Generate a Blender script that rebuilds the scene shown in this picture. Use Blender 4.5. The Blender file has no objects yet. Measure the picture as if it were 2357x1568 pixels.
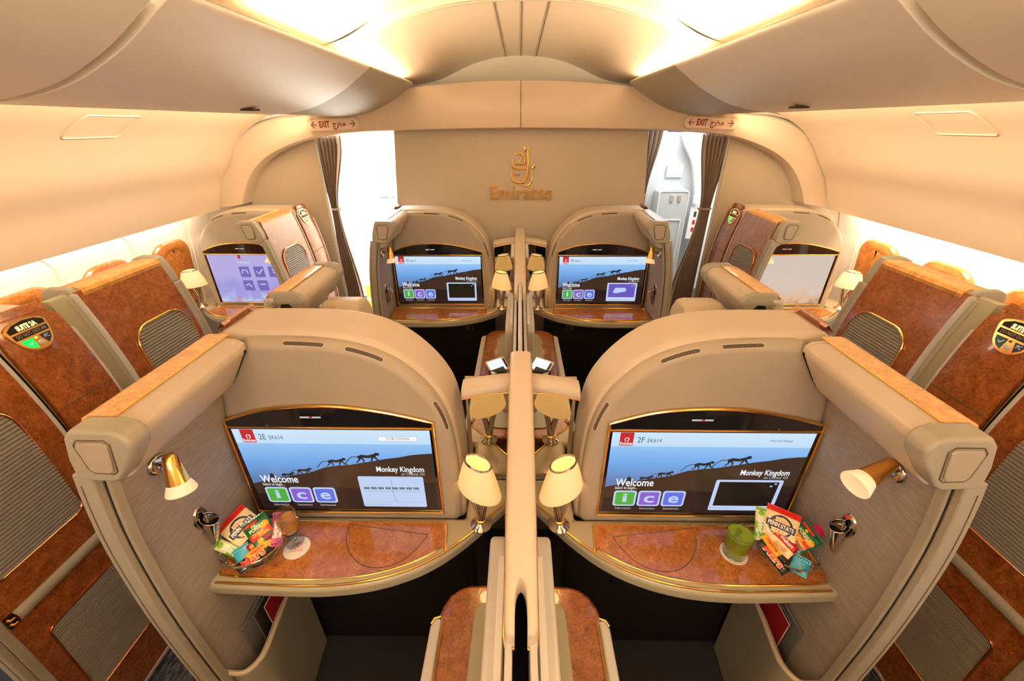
import bpy, math, random
from mathutils import Matrix, Vector
random.seed(7)
SC = bpy.context.scene
COL = SC.collection
R = math.radians

# ------------------------------------------------------------------ camera
cam_d = bpy.data.cameras.new('camera'); cam = bpy.data.objects.new('camera', cam_d); COL.objects.link(cam)
cam_d.sensor_fit = 'HORIZONTAL'; cam_d.sensor_width = 36.0; cam_d.lens = 940.45 * 36.0 / 2357.0
cam_d.clip_start = 0.02; cam_d.clip_end = 100
p, y, r = R(27.908), R(1.034), R(-0.2286)
F_ = Vector((-math.sin(y) * math.cos(p), math.cos(y) * math.cos(p), -math.sin(p)))
R_ = Vector((math.cos(y), math.sin(y), 0)); U_ = R_.cross(F_)
R2 = R_ * math.cos(r) + U_ * math.sin(r); U2 = -R_ * math.sin(r) + U_ * math.cos(r)
m = Matrix((R2, U2, -F_)).transposed().to_4x4(); m.translation = Vector((-0.0075, 0, 1.95))
cam.matrix_world = m
SC.camera = cam
SC.view_settings.view_transform = 'Standard'; SC.view_settings.look = 'None'
SC.view_settings.exposure = 0.0; SC.view_settings.gamma = 1.0; SC.view_settings.use_curve_mapping = False

# ------------------------------------------------------------------ world and large lights
w = bpy.data.worlds.new('cabin_world'); SC.world = w; w.use_nodes = True
w.node_tree.nodes['Background'].inputs[0].default_value = (1.0, 0.86, 0.72, 1)
w.node_tree.nodes['Background'].inputs[1].default_value = 0.25


def area(name, loc, size, energy, color, direction=(0, 0, -1), spread=180):
    l = bpy.data.lights.new(name, 'AREA'); l.shape = 'RECTANGLE'; l.size, l.size_y = size
    l.energy = energy; l.color = color; l.spread = R(spread)
    o = bpy.data.objects.new(name, l); COL.objects.link(o); o.location = loc
    d = Vector(direction).normalized()
    yv = Vector((0, 1, 0)) if abs(d.y) < 0.9 else Vector((0, 0, 1))
    z = -d; x = yv.cross(z).normalized(); yy = z.cross(x)
    mm = Matrix((x, yy, z)).transposed().to_4x4(); mm.translation = Vector(loc); o.matrix_world = mm
    return o


def point(name, loc, energy, color, rad=0.02):
    l = bpy.data.lights.new(name, 'POINT'); l.energy = energy; l.color = color; l.shadow_soft_size = rad
    o = bpy.data.objects.new(name, l); COL.objects.link(o); o.location = loc
    return o


WARM = (1.0, 0.62, 0.28)
for s in (-1, 1):
    # cove strips on top of the bins, throwing light at the ceiling
    area('cove_strip', (s * 0.735, 0.4, 2.178), (0.04, 5.0), 96, (1.0, 0.75, 0.46), (-s * 0.8, 0, 1))
    # strips under the bins washing the upper sidewall panels
    area('wash_strip', (s * 1.36, 0.3, 2.03), (0.05, 5.2), 42, (1.0, 0.73, 0.44), (s * 1.0, 0, -0.10))
    # strips behind the lip of the upper sidewall panel, washing the window panels
    area('window_strip', (s * 2.17, 0.3, 1.44), (0.04, 5.2), 20 if s < 0 else 48, (1.0, 0.84, 0.62), (s * 1.0, 0, -0.9))
# daylight of the boarding area beyond the two openings
area('entry_light', (-1.6, 3.9, 2.2), (1.2, 1.0), 210, (1.0, 0.98, 0.95), (0, 0, -1))
area('entry_light', (1.6, 3.9, 2.2), (0.9, 1.0), 42, (0.92, 0.96, 1.0), (0, 0, -1))
# unseen general fill, added behind the camera
area('cabin_light', (0, -2.1, 2.36), (2.2, 0.8), 66, (1.0, 0.97, 0.95), (0, 0.9, -1))

# ------------------------------------------------------------------ materials
MATS = {}


def mat(name, color=(0.8, 0.8, 0.8), rough=0.5, metal=0.0, emit=None, estr=1.0, coat=0.0, bump=None, trans=0.0, ior=1.45, spec=0.5, var=None, alpha=1.0):
    if name in MATS: return MATS[name]
    mt = bpy.data.materials.new(name); mt.use_nodes = True; nt = mt.node_tree
    b = nt.nodes['Principled BSDF']
    b.inputs['Base Color'].default_value = (*color, 1); b.inputs['Roughness'].default_value = rough
    b.inputs['Metallic'].default_value = metal; b.inputs['Coat Weight'].default_value = coat
    b.inputs['Coat Roughness'].default_value = 0.06; b.inputs['Specular IOR Level'].default_value = spec
    b.inputs['Transmission Weight'].default_value = trans; b.inputs['IOR'].default_value = ior
    b.inputs['Alpha'].default_value = alpha
    if emit: b.inputs['Emission Color'].default_value = (*emit, 1); b.inputs['Emission Strength'].default_value = estr
    if var:   # slight procedural colour variation (scale, amount)
        tc = nt.nodes.new('ShaderNodeTexCoord'); n = nt.nodes.new('ShaderNodeTexNoise'); n.inputs['Scale'].default_value = var[0]
        n.inputs['Detail'].default_value = 3
        rp = nt.nodes.new('ShaderNodeValToRGB'); k = var[1]
        rp.color_ramp.elements[0].color = (*[c * (1 - k) for c in color], 1); rp.color_ramp.elements[0].position = 0.3
        rp.color_ramp.elements[1].color = (*[min(1, c * (1 + k)) for c in color], 1); rp.color_ramp.elements[1].position = 0.7
        nt.links.new(tc.outputs['Object'], n.inputs['Vector']); nt.links.new(n.outputs['Fac'], rp.inputs['Fac'])
        nt.links.new(rp.outputs['Color'], b.inputs['Base Color'])
    if bump:  # (scale, strength)
        tc = nt.nodes.new('ShaderNodeTexCoord'); n = nt.nodes.new('ShaderNodeTexNoise'); n.inputs['Scale'].default_value = bump[0]
        n.inputs['Detail'].default_value = 4
        bp = nt.nodes.new('ShaderNodeBump'); bp.inputs['Strength'].default_value = bump[1]; bp.inputs['Distance'].default_value = 0.002
        nt.links.new(tc.outputs['Object'], n.inputs['Vector']); nt.links.new(n.outputs['Fac'], bp.inputs['Height'])
        nt.links.new(bp.outputs['Normal'], b.inputs['Normal'])
    MATS[name] = mt
    return mt


def burl(name, dark, mid, light, rough=0.22):
    mt = bpy.data.materials.new(name); mt.use_nodes = True; nt = mt.node_tree; L = nt.links
    b = nt.nodes['Principled BSDF']; b.inputs['Roughness'].default_value = rough
    b.inputs['Coat Weight'].default_value = 0.7; b.inputs['Coat Roughness'].default_value = 0.04
    tc = nt.nodes.new('ShaderNodeTexCoord')
    n1 = nt.nodes.new('ShaderNodeTexNoise'); n1.inputs['Scale'].default_value = 15; n1.inputs['Detail'].default_value = 7; n1.inputs['Roughness'].default_value = 0.68; n1.inputs['Distortion'].default_value = 1.6
    n2 = nt.nodes.new('ShaderNodeTexNoise'); n2.inputs['Scale'].default_value = 75; n2.inputs['Detail'].default_value = 5; n2.inputs['Distortion'].default_value = 2.2
    rp = nt.nodes.new('ShaderNodeValToRGB'); e = rp.color_ramp.elements
    e[0].position = 0.34; e[0].color = (*dark, 1); e[1].position = 0.66; e[1].color = (*light, 1)
    k = e.new(0.5); k.color = (*mid, 1)
    mx = nt.nodes.new('ShaderNodeMix'); mx.data_type = 'FLOAT'; mx.inputs['Factor'].default_value = 0.48
    L.new(tc.outputs['Object'], n1.inputs['Vector']); L.new(tc.outputs['Object'], n2.inputs['Vector'])
    L.new(n1.outputs['Fac'], mx.inputs[2]); L.new(n2.outputs['Fac'], mx.inputs[3])
    L.new(mx.outputs[0], rp.inputs['Fac']); L.new(rp.outputs['Color'], b.inputs['Base Color'])
    MATS[name] = mt
    return mt


def textile(name):
    mt = bpy.data.materials.new(name); mt.use_nodes = True; nt = mt.node_tree; L = nt.links
    b = nt.nodes['Principled BSDF']; b.inputs['Roughness'].default_value = 0.85
    tc = nt.nodes.new('ShaderNodeTexCoord'); mp = nt.nodes.new('ShaderNodeMapping')
    mp.inputs['Rotation'].default_value = (R(-8), 0, 0); mp.inputs['Scale'].default_value = (20, 22, 420)
    n = nt.nodes.new('ShaderNodeTexNoise'); n.inputs['Scale'].default_value = 1.0; n.inputs['Detail'].default_value = 3
    rp = nt.nodes.new('ShaderNodeValToRGB'); e = rp.color_ramp.elements
    e[0].position = 0.3; e[0].color = (0.24, 0.205, 0.182, 1); e[1].position = 0.65; e[1].color = (0.34, 0.295, 0.265, 1)
    bp = nt.nodes.new('ShaderNodeBump'); bp.inputs['Strength'].default_value = 0.3; bp.inputs['Distance'].default_value = 0.001
    L.new(tc.outputs['Object'], mp.inputs['Vector']); L.new(mp.outputs['Vector'], n.inputs['Vector'])
    L.new(n.outputs['Fac'], rp.inputs['Fac']); L.new(rp.outputs['Color'], b.inputs['Base Color'])
    L.new(n.outputs['Fac'], bp.inputs['Height']); L.new(bp.outputs['Normal'], b.inputs['Normal'])
    MATS[name] = mt


def carpet(name):
    mt = bpy.data.materials.new(name); mt.use_nodes = True; nt = mt.node_tree; L = nt.links
    b = nt.nodes['Principled BSDF']; b.inputs['Roughness'].default_value = 0.95
    tc = nt.nodes.new('ShaderNodeTexCoord'); wv = nt.nodes.new('ShaderNodeTexNoise')
    mp = nt.nodes.new('ShaderNodeMapping'); mp.inputs['Scale'].default_value = (90, 28, 1); mp.inputs['Rotation'].default_value = (0, 0, R(35))
    wv.inputs['Scale'].default_value = 1.0; wv.inputs['Detail'].default_value = 4; wv.inputs['Distortion'].default_value = 0.8
    rp = nt.nodes.new('ShaderNodeValToRGB'); e = rp.color_ramp.elements
    e[0].position = 0.44; e[0].color = (0.012, 0.014, 0.024, 1); e[1].position = 0.62; e[1].color = (0.085, 0.085, 0.10, 1)
    L.new(tc.outputs['Object'], mp.inputs['Vector']); L.new(mp.outputs['Vector'], wv.inputs['Vector'])
    L.new(wv.outputs['Fac'], rp.inputs['Fac']); L.new(rp.outputs['Color'], b.inputs['Base Color'])
    MATS[name] = mt


def gradient_emit(name, stops, axis=2, lo=0.0, hi=1.0, strength=1.0, rough=0.15, noise=0.0):
    """lit screen picture: colours along one object axis between lo and hi"""
    mt = bpy.data.materials.new(name); mt.use_nodes = True; nt = mt.node_tree; L = nt.links
    b = nt.nodes['Principled BSDF']; b.inputs['Base Color'].default_value = (0.01, 0.01, 0.01, 1); b.inputs['Roughness'].default_value = rough
    tc = nt.nodes.new('ShaderNodeTexCoord'); sp = nt.nodes.new('ShaderNodeSeparateXYZ'); mr = nt.nodes.new('ShaderNodeMapRange')
    mr.inputs['From Min'].default_value = lo; mr.inputs['From Max'].default_value = hi
    rp = nt.nodes.new('ShaderNodeValToRGB'); e = rp.color_ramp.elements
    e[0].position = stops[0][0]; e[0].color = (*stops[0][1], 1); e[1].position = stops[-1][0]; e[1].color = (*stops[-1][1], 1)
    for q, c in stops[1:-1]:
        k = e.new(q); k.color = (*c, 1)
    L.new(tc.outputs['Object'], sp.inputs[0]); src = sp.outputs[axis]
    if noise:
        n = nt.nodes.new('ShaderNodeTexNoise'); n.inputs['Scale'].default_value = 12; n.inputs['Detail'].default_value = 1
        ad = nt.nodes.new('ShaderNodeMath'); ad.operation = 'MULTIPLY_ADD'; ad.inputs[1].default_value = noise
        L.new(tc.outputs['Object'], n.inputs['Vector']); L.new(n.outputs['Fac'], ad.inputs[0]); L.new(src, ad.inputs[2]); src = ad.outputs[0]
    L.new(src, mr.inputs['Value']); L.new(mr.outputs[0], rp.inputs['Fac'])
    L.new(rp.outputs['Color'], b.inputs['Emission Color']); b.inputs['Emission Strength'].default_value = strength
    MATS[name] = mt


mat('cream', (0.78, 0.66, 0.52), 0.42)
mat('ceiling', (0.80, 0.66, 0.50), 0.5)
mat('vault', (0.68, 0.57, 0.45), 0.28)
mat('bin', (0.88, 0.84, 0.78), 0.40, var=(1.5, 0.03))
mat('bin_dark', (0.44, 0.40, 0.32), 0.5)
mat('seam', (0.10, 0.07, 0.045), 0.6)
mat('sidewall', (0.80, 0.66, 0.50), 0.45)
mat('window_panel', (0.86, 0.76, 0.66), 0.5)
mat('bulkhead', (0.50, 0.425, 0.32), 0.6, bump=(300, 0.1))
mat('infill', (0.50, 0.42, 0.31), 0.6)
mat('header', (0.68, 0.55, 0.41), 0.4)
mat('shell', (0.53, 0.45, 0.355), 0.48, bump=(500, 0.12), var=(6, 0.02))
mat('shell_panel', (0.36, 0.305, 0.24), 0.5, bump=(500, 0.12), var=(6, 0.02))
mat('greige', (0.32, 0.295, 0.235), 0.35)
mat('sage', (0.36, 0.335, 0.23), 0.4)
mat('worktop', (0.36, 0.33, 0.235), 0.3, coat=0.3)
mat('pale', (0.52, 0.49, 0.45), 0.4)
mat('rail', (0.56, 0.465, 0.365), 0.32)
mat('slat', (0.225, 0.205, 0.175), 0.5)
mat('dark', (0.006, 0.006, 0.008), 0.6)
mat('slot', (0.004, 0.004, 0.004), 0.9)
mat('navy', (0.020, 0.022, 0.032), 0.8)
mat('charcoal', (0.06, 0.055, 0.055), 0.7)
mat('gold', (1.0, 0.60, 0.17), 0.16, 1.0)
mat('copper', (0.85, 0.34, 0.12), 0.14, 1.0)
mat('chrome', (0.62, 0.58, 0.54), 0.07, 1.0)
mat('mirror', (0.72, 0.70, 0.64), 0.01, 1.0)
mat('black_gloss', (0.006, 0.006, 0.009), 0.06, coat=1.0)
mat('vent', (0.045, 0.032, 0.02), 0.8)
mat('curtain', (0.40, 0.31, 0.245), 0.85)
mat('grey_wall', (0.50, 0.53, 0.54), 0.45)
mat('grey_line', (0.75, 0.77, 0.77), 0.4)
mat('white', (0.9, 0.9, 0.88), 0.4)
mat('off_white', (0.75, 0.72, 0.66), 0.6)
mat('red_ink', (0.32, 0.015, 0.01), 0.5)
mat('shade', (0.62, 0.52, 0.42), 0.6, emit=(1.0, 0.52, 0.14), estr=0.68)
mat('shade_cap', (1.0, 0.75, 0.3), 0.3, emit=(1.0, 0.66, 0.18), estr=0.9)
mat('lens', (0.95, 0.68, 0.5), 0.5, emit=(1.0, 0.55, 0.33), estr=0.55)
mat('glass', (1, 1, 1), 0.02, trans=1.0, ior=1.45)
mat('green_juice', (0.30, 0.40, 0.02), 0.25, trans=0.15, ior=1.33, emit=(0.2, 0.28, 0.0), estr=0.04)
mat('amber_juice', (0.95, 0.50, 0.10), 0.1, trans=0.55, ior=1.33)
mat('label_black', (0.012, 0.01, 0.012), 0.5, spec=0.25)
mat('label_navy', (0.012, 0.015, 0.06), 0.25, coat=0.6)
mat('label_green', (0.005, 0.06, 0.03), 0.25, coat=0.6)
mat('lit_green', (0, 0.5, 0.1), 0.3, emit=(0.0, 0.95, 0.12), estr=1.0)
mat('lit_gold_text', (1, 0.9, 0.5), 0.3, emit=(1.0, 0.85, 0.35), estr=0.9)
mat('lit_amber', (1, 0.7, 0.1), 0.3, emit=(1.0, 0.6, 0.05), estr=1.0)
mat('dim_text', (0.42, 0.33, 0.26), 0.4)
mat('print_grey', (0.2, 0.16, 0.12), 0.5)
mat('yellow', (0.9, 0.62, 0.08), 0.5)
burl('burl', (0.14, 0.034, 0.008), (0.27, 0.078, 0.017), (0.42, 0.145, 0.034))
burl('burl_light', (0.46, 0.20, 0.045), (0.72, 0.36, 0.10), (0.88, 0.52, 0.18))
burl('burl_mid', (0.24, 0.072, 0.014), (0.39, 0.135, 0.028), (0.54, 0.215, 0.055))
textile('textile'); carpet('carpet')


def sRGB(h):
    c = [int(h[i:i + 2], 16) / 255 for i in (0, 2, 4)]
    return tuple(x / 12.92 if x <= 0.04045 else ((x + 0.055) / 1.055) ** 2.4 for x in c)


def em(name, h, k=1.0):
    return mat(name, (0.01, 0.01, 0.01), 0.2, emit=sRGB(h), estr=k)


em('scr_white', 'f4f8ff'); em('scr_pale', 'bcd0f2'); em('scr_hill', '3e2a1e'); em('scr_hill_low', '221618')
em('scr_red', 'c4262c'); em('scr_ink', '4a5a6a'); em('scr_green', '4fae3c'); em('scr_purple', '8a5fd0'); em('scr_blue', '5f6fe0')
em('scr_black', '17140f'); em('scr_monkey', '2c2622'); em('scr_violet', '6a58c0'); em('scr_grey', '9aa6bc'); em('scr_dim', 'c9c2bd')
em('scr_tile', '6f66b8'); em('scr_tile_ink', 'dcdcff'); em('scr_dark_window', '3c5068')
mat('scr_bezel', (0.004, 0.004, 0.004), 0.1, coat=1.0)
gradient_emit('scr_sky', [(0.0, sRGB('56688c')), (0.42, sRGB('5f80b4')), (0.62, sRGB('6fa6e6')), (0.83, sRGB('93c2f4')), (0.835, sRGB('c0def8')), (1.0, sRGB('cfe6fb'))], 2, 0, 0.345)
gradient_emit('scr_lavender', [(0.0, sRGB('cfe2fb')), (0.35, sRGB('c8d2fa')), (0.6, sRGB('a9a2ee')), (1.0, sRGB('c0b8f0'))], 2, 0, 0.345, 0.85, noise=0.25)
gradient_emit('scr_warm', [(0.0, sRGB('7a4436')), (0.14, sRGB('8c5a4a')), (0.2, sRGB('5c4a48')), (0.45, sRGB('d0a888')), (0.75, sRGB('c8b4a8')), (1.0, sRGB('c4b4a8'))], 2, 0, 0.345, 1.15, noise=0.3)  # warm gradient paints the glare reflected on the far right screen

# ------------------------------------------------------------------ geometry helpers
EXT = 0.0


class MB:
    """collects shapes and links them as ONE mesh object"""
    def __init__(s): s.v = []; s.f = []; s.m = []; s.mats = []

    def mi(s, name):
        if name not in s.mats: s.mats.append(name)
        return s.mats.index(name)

    def add(s, vs, fs, mt):
        k = len(s.v); s.v += [tuple(v) for v in vs]; i = s.mi(mt)
        for f in fs: s.f.append([k + a for a in f]); s.m.append(i)

    def box(s, a, b, mt):
        x0, y0, z0 = [min(q) for q in zip(a, b)]; x1, y1, z1 = [max(q) for q in zip(a, b)]
        vs = [(x0, y0, z0), (x1, y0, z0), (x1, y1, z0), (x0, y1, z0), (x0, y0, z1), (x1, y0, z1), (x1, y1, z1), (x0, y1, z1)]
        s.add(vs, [(0, 3, 2, 1), (4, 5, 6, 7), (0, 1, 5, 4), (1, 2, 6, 5), (2, 3, 7, 6), (3, 0, 4, 7)], mt)

    def prism(s, pts, axis, a, b, mt):
        """closed outline extruded along an axis; outline coordinates are the two other axes in order"""
        n = len(pts)

        def P(q, t):
            if axis == 0: return (t, q[0], q[1])
            if axis == 1: return (q[0], t, q[1])
            return (q[0], q[1], t)
        vs = [P(q, a) for q in pts] + [P(q, b) for q in pts]
        fs = [list(range(n)), list(range(2 * n - 1, n - 1, -1))] + [(i, i + n, (i + 1) % n + n, (i + 1) % n) for i in range(n)]
        s.add(vs, fs, mt)

    def loft(s, rings, mt, closed=True, caps=True):
        n = len(rings[0]); vs = [v for r_ in rings for v in r_]; fs = []
        for k in range(len(rings) - 1):
            for i in range(n if closed else n - 1):
                j = (i + 1) % n
                fs.append((k * n + i, k * n + j, (k + 1) * n + j, (k + 1) * n + i))
        if caps and closed:
            fs.append(list(range(n - 1, -1, -1))); fs.append([(len(rings) - 1) * n + i for i in range(n)])
        s.add(vs, fs, mt)

    def tube(s, pts, rad, mt, n=8, closed=False, rads=None, flat=1.0):
        pts = [Vector(q) for q in pts]; N = len(pts); rings = []; prev = None
        for i, q in enumerate(pts):
            a = pts[(i - 1) % N] if (i > 0 or closed) else q
            b = pts[(i + 1) % N] if (i < N - 1 or closed) else q
            t = (b - a).normalized()
            if prev is None:
                u = t.orthogonal().normalized()
            else:
                u = (prev - t * prev.dot(t))
                u = u.normalized() if u.length > 1e-6 else t.orthogonal().normalized()
            prev = u; v = t.cross(u); rr = rads[i] if rads else rad
            rings.append([q + (u * math.cos(2 * math.pi * k / n) + v * math.sin(2 * math.pi * k / n)) * rr for k in range(n)])
        if closed: 
            s.loft(rings + [rings[0]], mt, True, False)
        else: s.loft(rings, mt)

    def lathe(s, prof, mt, M=None, n=32, sx=1.0, sy=1.0):
        """profile (radius, height) pairs turned about local z"""
        rings = []
        for (rr, h) in prof:
            rings.append([(rr * math.cos(2 * math.pi * k / n) * sx, rr * math.sin(2 * math.pi * k / n) * sy, h) for k in range(n)])
        if M is not None: rings = [[tuple(M @ Vector(q)) for q in rg] for rg in rings]
        s.loft(rings, mt)

    def poly(s, pts, M, mt):
        s.add([tuple(M @ Vector((q[0], q[1], q[2] if len(q) > 2 else 0))) for q in pts], [list(range(len(pts)))], mt)

    def line(s, pts, wd, M, mt, z=0.0, closed=False):
        """flat stroke on plane M"""
        P = [Vector((q[0], q[1])) for q in pts]; N = len(P)
        ws = wd if isinstance(wd, (list, tuple)) else [wd] * N
        Lf = []; Rt = []
        for i in range(N):
            a = P[(i - 1) % N] if (i > 0 or closed) else P[i]; b = P[(i + 1) % N] if (i < N - 1 or closed) else P[i]
            t = b - a; t = t.normalized() if t.length else Vector((1, 0)); nn = Vector((-t.y, t.x)) * ws[i] / 2
            Lf.append(P[i] + nn); Rt.append(P[i] - nn)
        rng = range(N) if closed else range(N - 1)
        vs = [tuple(M @ Vector((q.x, q.y, z))) for q in Lf + Rt]
        s.add(vs, [(i + N, (i + 1) % N + N, (i + 1) % N, i) for i in rng], mt)

    def text(s, txt, size, M, mt, align='CENTER', width=None, bold=0.0, extrude=0.0, shear=0.0):
        cu = bpy.data.curves.new('writing', 'FONT'); cu.body = txt; cu.size = size; cu.align_x = align; cu.align_y = 'CENTER'
        cu.offset = bold; cu.extrude = extrude; cu.shear = shear; cu.resolution_u = 3
        o = bpy.data.objects.new('writing', cu); me = bpy.data.meshes.new_from_object(o)
        vs = [v.co.copy() for v in me.vertices]; fs = [list(f.vertices) for f in me.polygons]
        if vs and width:
            x0 = min(v.x for v in vs); x1 = max(v.x for v in vs); k = width / max(1e-6, x1 - x0)
            for v in vs: v.x *= k
        s.add([tuple(M @ v) for v in vs], fs, mt)
        bpy.data.objects.remove(o); bpy.data.curves.remove(cu); bpy.data.meshes.remove(me)

    def build(s, name, parent=None, loc=None, base=(0, 0, 0), mx=1, bevel=None, smooth=35, seg=3, clamp=True):
        """mx=-1 mirrors left/right; base is the thing's origin taken off the coordinates"""
        if EXT: s.v = [(v[0] - EXT if v[0] < 0.72 else v[0], v[1], v[2]) for v in s.v]
        vs = [((v[0] * mx) - base[0], v[1] - base[1], v[2] - base[2]) for v in s.v]
        fs = [list(reversed(f)) for f in s.f] if mx < 0 else s.f
        me = bpy.data.meshes.new(name); me.from_pydata(vs, [], fs)
        for mt in s.mats: me.materials.append(MATS[mt])
        for pz, i in zip(me.polygons, s.m): pz.material_index = i
        me.update()
        if smooth:
            for pz in me.polygons: pz.use_smooth = True
            me.set_sharp_from_angle(angle=R(smooth))
        o = bpy.data.objects.new(name, me); COL.objects.link(o)
        if parent: o.parent = parent
        if loc: o.location = loc
        if bevel:
            b = o.modifiers.new('bevel', 'BEVEL'); b.width = bevel; b.segments = seg; b.limit_method = 'ANGLE'; b.angle_limit = R(38)
            b.harden_normals = True; b.use_clamp_overlap = clamp
        return o


def tag(o, label=None, cat=None, group=None, kind=None):
    if label: o['label'] = label
    if cat: o['category'] = cat
    if group: o['group'] = group
    if kind: o['kind'] = kind
    return o


def thing(name, label, cat, loc, group=None, kind=None):
    o = bpy.data.objects.new(name, None); COL.objects.link(o); o.location = loc; o.empty_display_size = 0.05
    return tag(o, label, cat, group, kind)


def copy_tree(o, off=(0, 0, 0), label=None, parent=None):
    c = o.copy(); COL.objects.link(c)
    if parent: c.parent = parent
    else:
        c.location = Vector(o.location) + Vector(off)
        if label: c['label'] = label
    for ch in list(o.children): copy_tree(ch, parent=c)
    return c


def spline(pts, n=8, closed=False):
    """Catmull-Rom through the points"""
    P = [Vector(q) for q in pts]; N = len(P); out = []
    rng = N if closed else N - 1
    for i in range(rng):
        p0 = P[(i - 1) % N] if (closed or i > 0) else P[0]; p1 = P[i]; p2 = P[(i + 1) % N]; p3 = P[(i + 2) % N] if (closed or i < N - 2) else P[-1]
        for k in range(n):
            t = k / n
            out.append(tuple(0.5 * ((2 * p1) + (-p0 + p2) * t + (2 * p0 - 5 * p1 + 4 * p2 - p3) * t * t + (-p0 + 3 * p1 - 3 * p2 + p3) * t ** 3)))
    if not closed: out.append(tuple(P[-1]))
    return out


def rrect(x0, y0, x1, y1, rd, n=6):
    """rounded rectangle outline; rd = one radius or four (bl, br, tr, tl)"""
    rs = rd if isinstance(rd, (list, tuple)) else [rd] * 4; out = []
    for (cx, cy, a, q) in ((x0 + rs[0], y0 + rs[0], 180, rs[0]), (x1 - rs[1], y0 + rs[1], 270, rs[1]), (x1 - rs[2], y1 - rs[2], 0, rs[2]), (x0 + rs[3], y1 - rs[3], 90, rs[3])):
        for k in range(n + 1):
            t = R(a + 90 * k / n); out.append((cx + q * math.cos(t), cy + q * math.sin(t)))
    return out


def interp(tab, z):
    """piecewise linear table [(z, x)] with rising z"""
    if z <= tab[0][0]: return tab[0][1]
    for (z0, a), (z1, b) in zip(tab, tab[1:]):
        if z <= z1: return a + (b - a) * (z - z0) / (z1 - z0)
    return tab[-1][1]


def frame(ox, oy, oz, u, v):
    """matrix with origin o, local x = u, local y = v"""
    u = Vector(u).normalized(); v = Vector(v); v = (v - u * v.dot(u)).normalized(); q = u.cross(v)
    M = Matrix((u, v, q)).transposed().to_4x4(); M.translation = Vector((ox, oy, oz)); return M


PITCH = 1.772; SIDEL = 2.33; SIDER = 2.29; DY = 0.02; EXT = 0.0   # EXT widens the window suites outboard
PROF = [(p_[1], p_[0]) for p_ in spline([(0.868, 0.03), (0.886, 0.25), (0.908, 0.5), (0.918, 0.72), (0.918, 0.88), (0.911, 1.02), (0.898, 1.16), (0.873, 1.30), (0.848, 1.40), (0.828, 1.47)], 5)]
P = lambda z: interp(PROF, z)
NAME = {-1: 'left', 1: 'right'}

# ================================================================== THE SETTING
def struct(mb, name, **k):
    o = mb.build(name, **k); o['kind'] = 'structure'; return o

Y0, Y1 = -2.6, 3.0
b = MB(); b.box((-2.6, Y0, -0.05), (2.6, 5.2, 0), 'carpet'); struct(b, 'floor')
b = MB(); b.box((-0.84, -0.9, 0.0), (0.84, 3.05, 0.012), 'navy'); struct(b, 'trim_11')  # near-black slab, the shade on the suite floor put into its colour
b = MB(); b.box((-2.6, Y0 - 0.05, 0), (2.6, Y0, 2.7), 'bulkhead'); struct(b, 'wall_rear')

UP = spline([(2.14, 1.42), (2.09, 1.55), (2.05, 1.625), (1.984, 1.71), (1.90, 1.825), (1.80, 1.915), (1.66, 1.99), (1.50, 2.05), (1.40, 2.09)], 4)
for s in (-1, 1):
    nm = NAME[s]
    # upper sidewall panel with a turned lip
    b = MB(); prof = UP; back = [(x + 0.02, z + 0.012) for x, z in prof]
    sec = list(prof) + list(reversed(back))
    b.loft([[(x, Y0, z) for x, z in sec], [(x, Y1 - 0.02, z) for x, z in sec]], 'sidewall')
    w_ = struct(b, 'wall_' + nm, mx=s, smooth=30)
    # rounded service panel let into it
    c = MB()
    def on_up(y, z):
        x = interp([(q[1], q[0]) for q in UP], z) - 0.003; return (x, y, z)
    rr_ = rrect(1.76, 1.905, 2.02, 1.985, 0.015, 4)
    c.tube([on_up(a_, z_) for a_, z_ in rr_], 0.0022, 'sidewall', 6, True)
    c.build('service_panel', parent=w_, mx=s)
    # lower window panel
    low = spline([(2.28, 1.52), (2.33, 1.40), (2.37, 1.25), (2.41, 1.0), (2.42, 0.6), (2.38, 0.0)], 4)
    b = MB(); b.loft([[(x, Y0, z) for x, z in low] , [(x, 3.12, z) for x, z in low]], 'window_panel', closed=False)
    for yv in (1.97, 2.44, 2.93, 1.5):
        b.tube([(interp([(q[1], q[0]) for q in reversed(low)], z) - 0.001, yv, z) for z in (0.4, 0.7, 1.0, 1.2, 1.4, 1.5)], 0.0018, 'cream', 5)
    lw = struct(b, 'trim_1' if s < 0 else 'trim_2', mx=s)
    # burl framed window units
    for k, (yv, pos) in enumerate(((1.755, 'nearest'), (2.215, 'middle'), (2.69, 'farthest'))):
        LX = lambda z: interp([(q[1], q[0]) for q in reversed(low)], z)
        b = MB(); base = (s * LX(0.8), yv, 0.8)
        rings = []
        for (g, h) in ((0.0, 0.0), (0.0, 0.014), (0.008, 0.026), (0.03, 0.034), (0.05, 0.032), (0.06, 0.029)):
            rings.append([(LX(z_) - h, a_, z_) for a_, z_ in rrect(yv - 0.165 + g, 0.78 + g, yv + 0.165 - g, 1.262 - g, (0.1, 0.1, 0.105, 0.12), 8)])
        b.loft(rings, 'burl_mid', True, False)
        b.add(rings[-1], [list(range(len(rings[-1]) - 1, -1, -1))], 'burl_mid')
        root = tag(thing('window_%d' % (k + 1 + (3 if s > 0 else 0)), None, None, base), kind='structure')
        b.build('window_shade', root, base=base, mx=s)
        c = MB()
        c.tube([(LX(z_) - 0.001, a_, z_) for a_, z_ in rrect(yv - 0.215, 0.72, yv + 0.215, 1.40, (0.1, 0.1, 0.15, 0.15), 8)], 0.006, 'window_panel', 6, True)
        c.build('window_reveal', root, base=base, mx=s)

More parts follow.
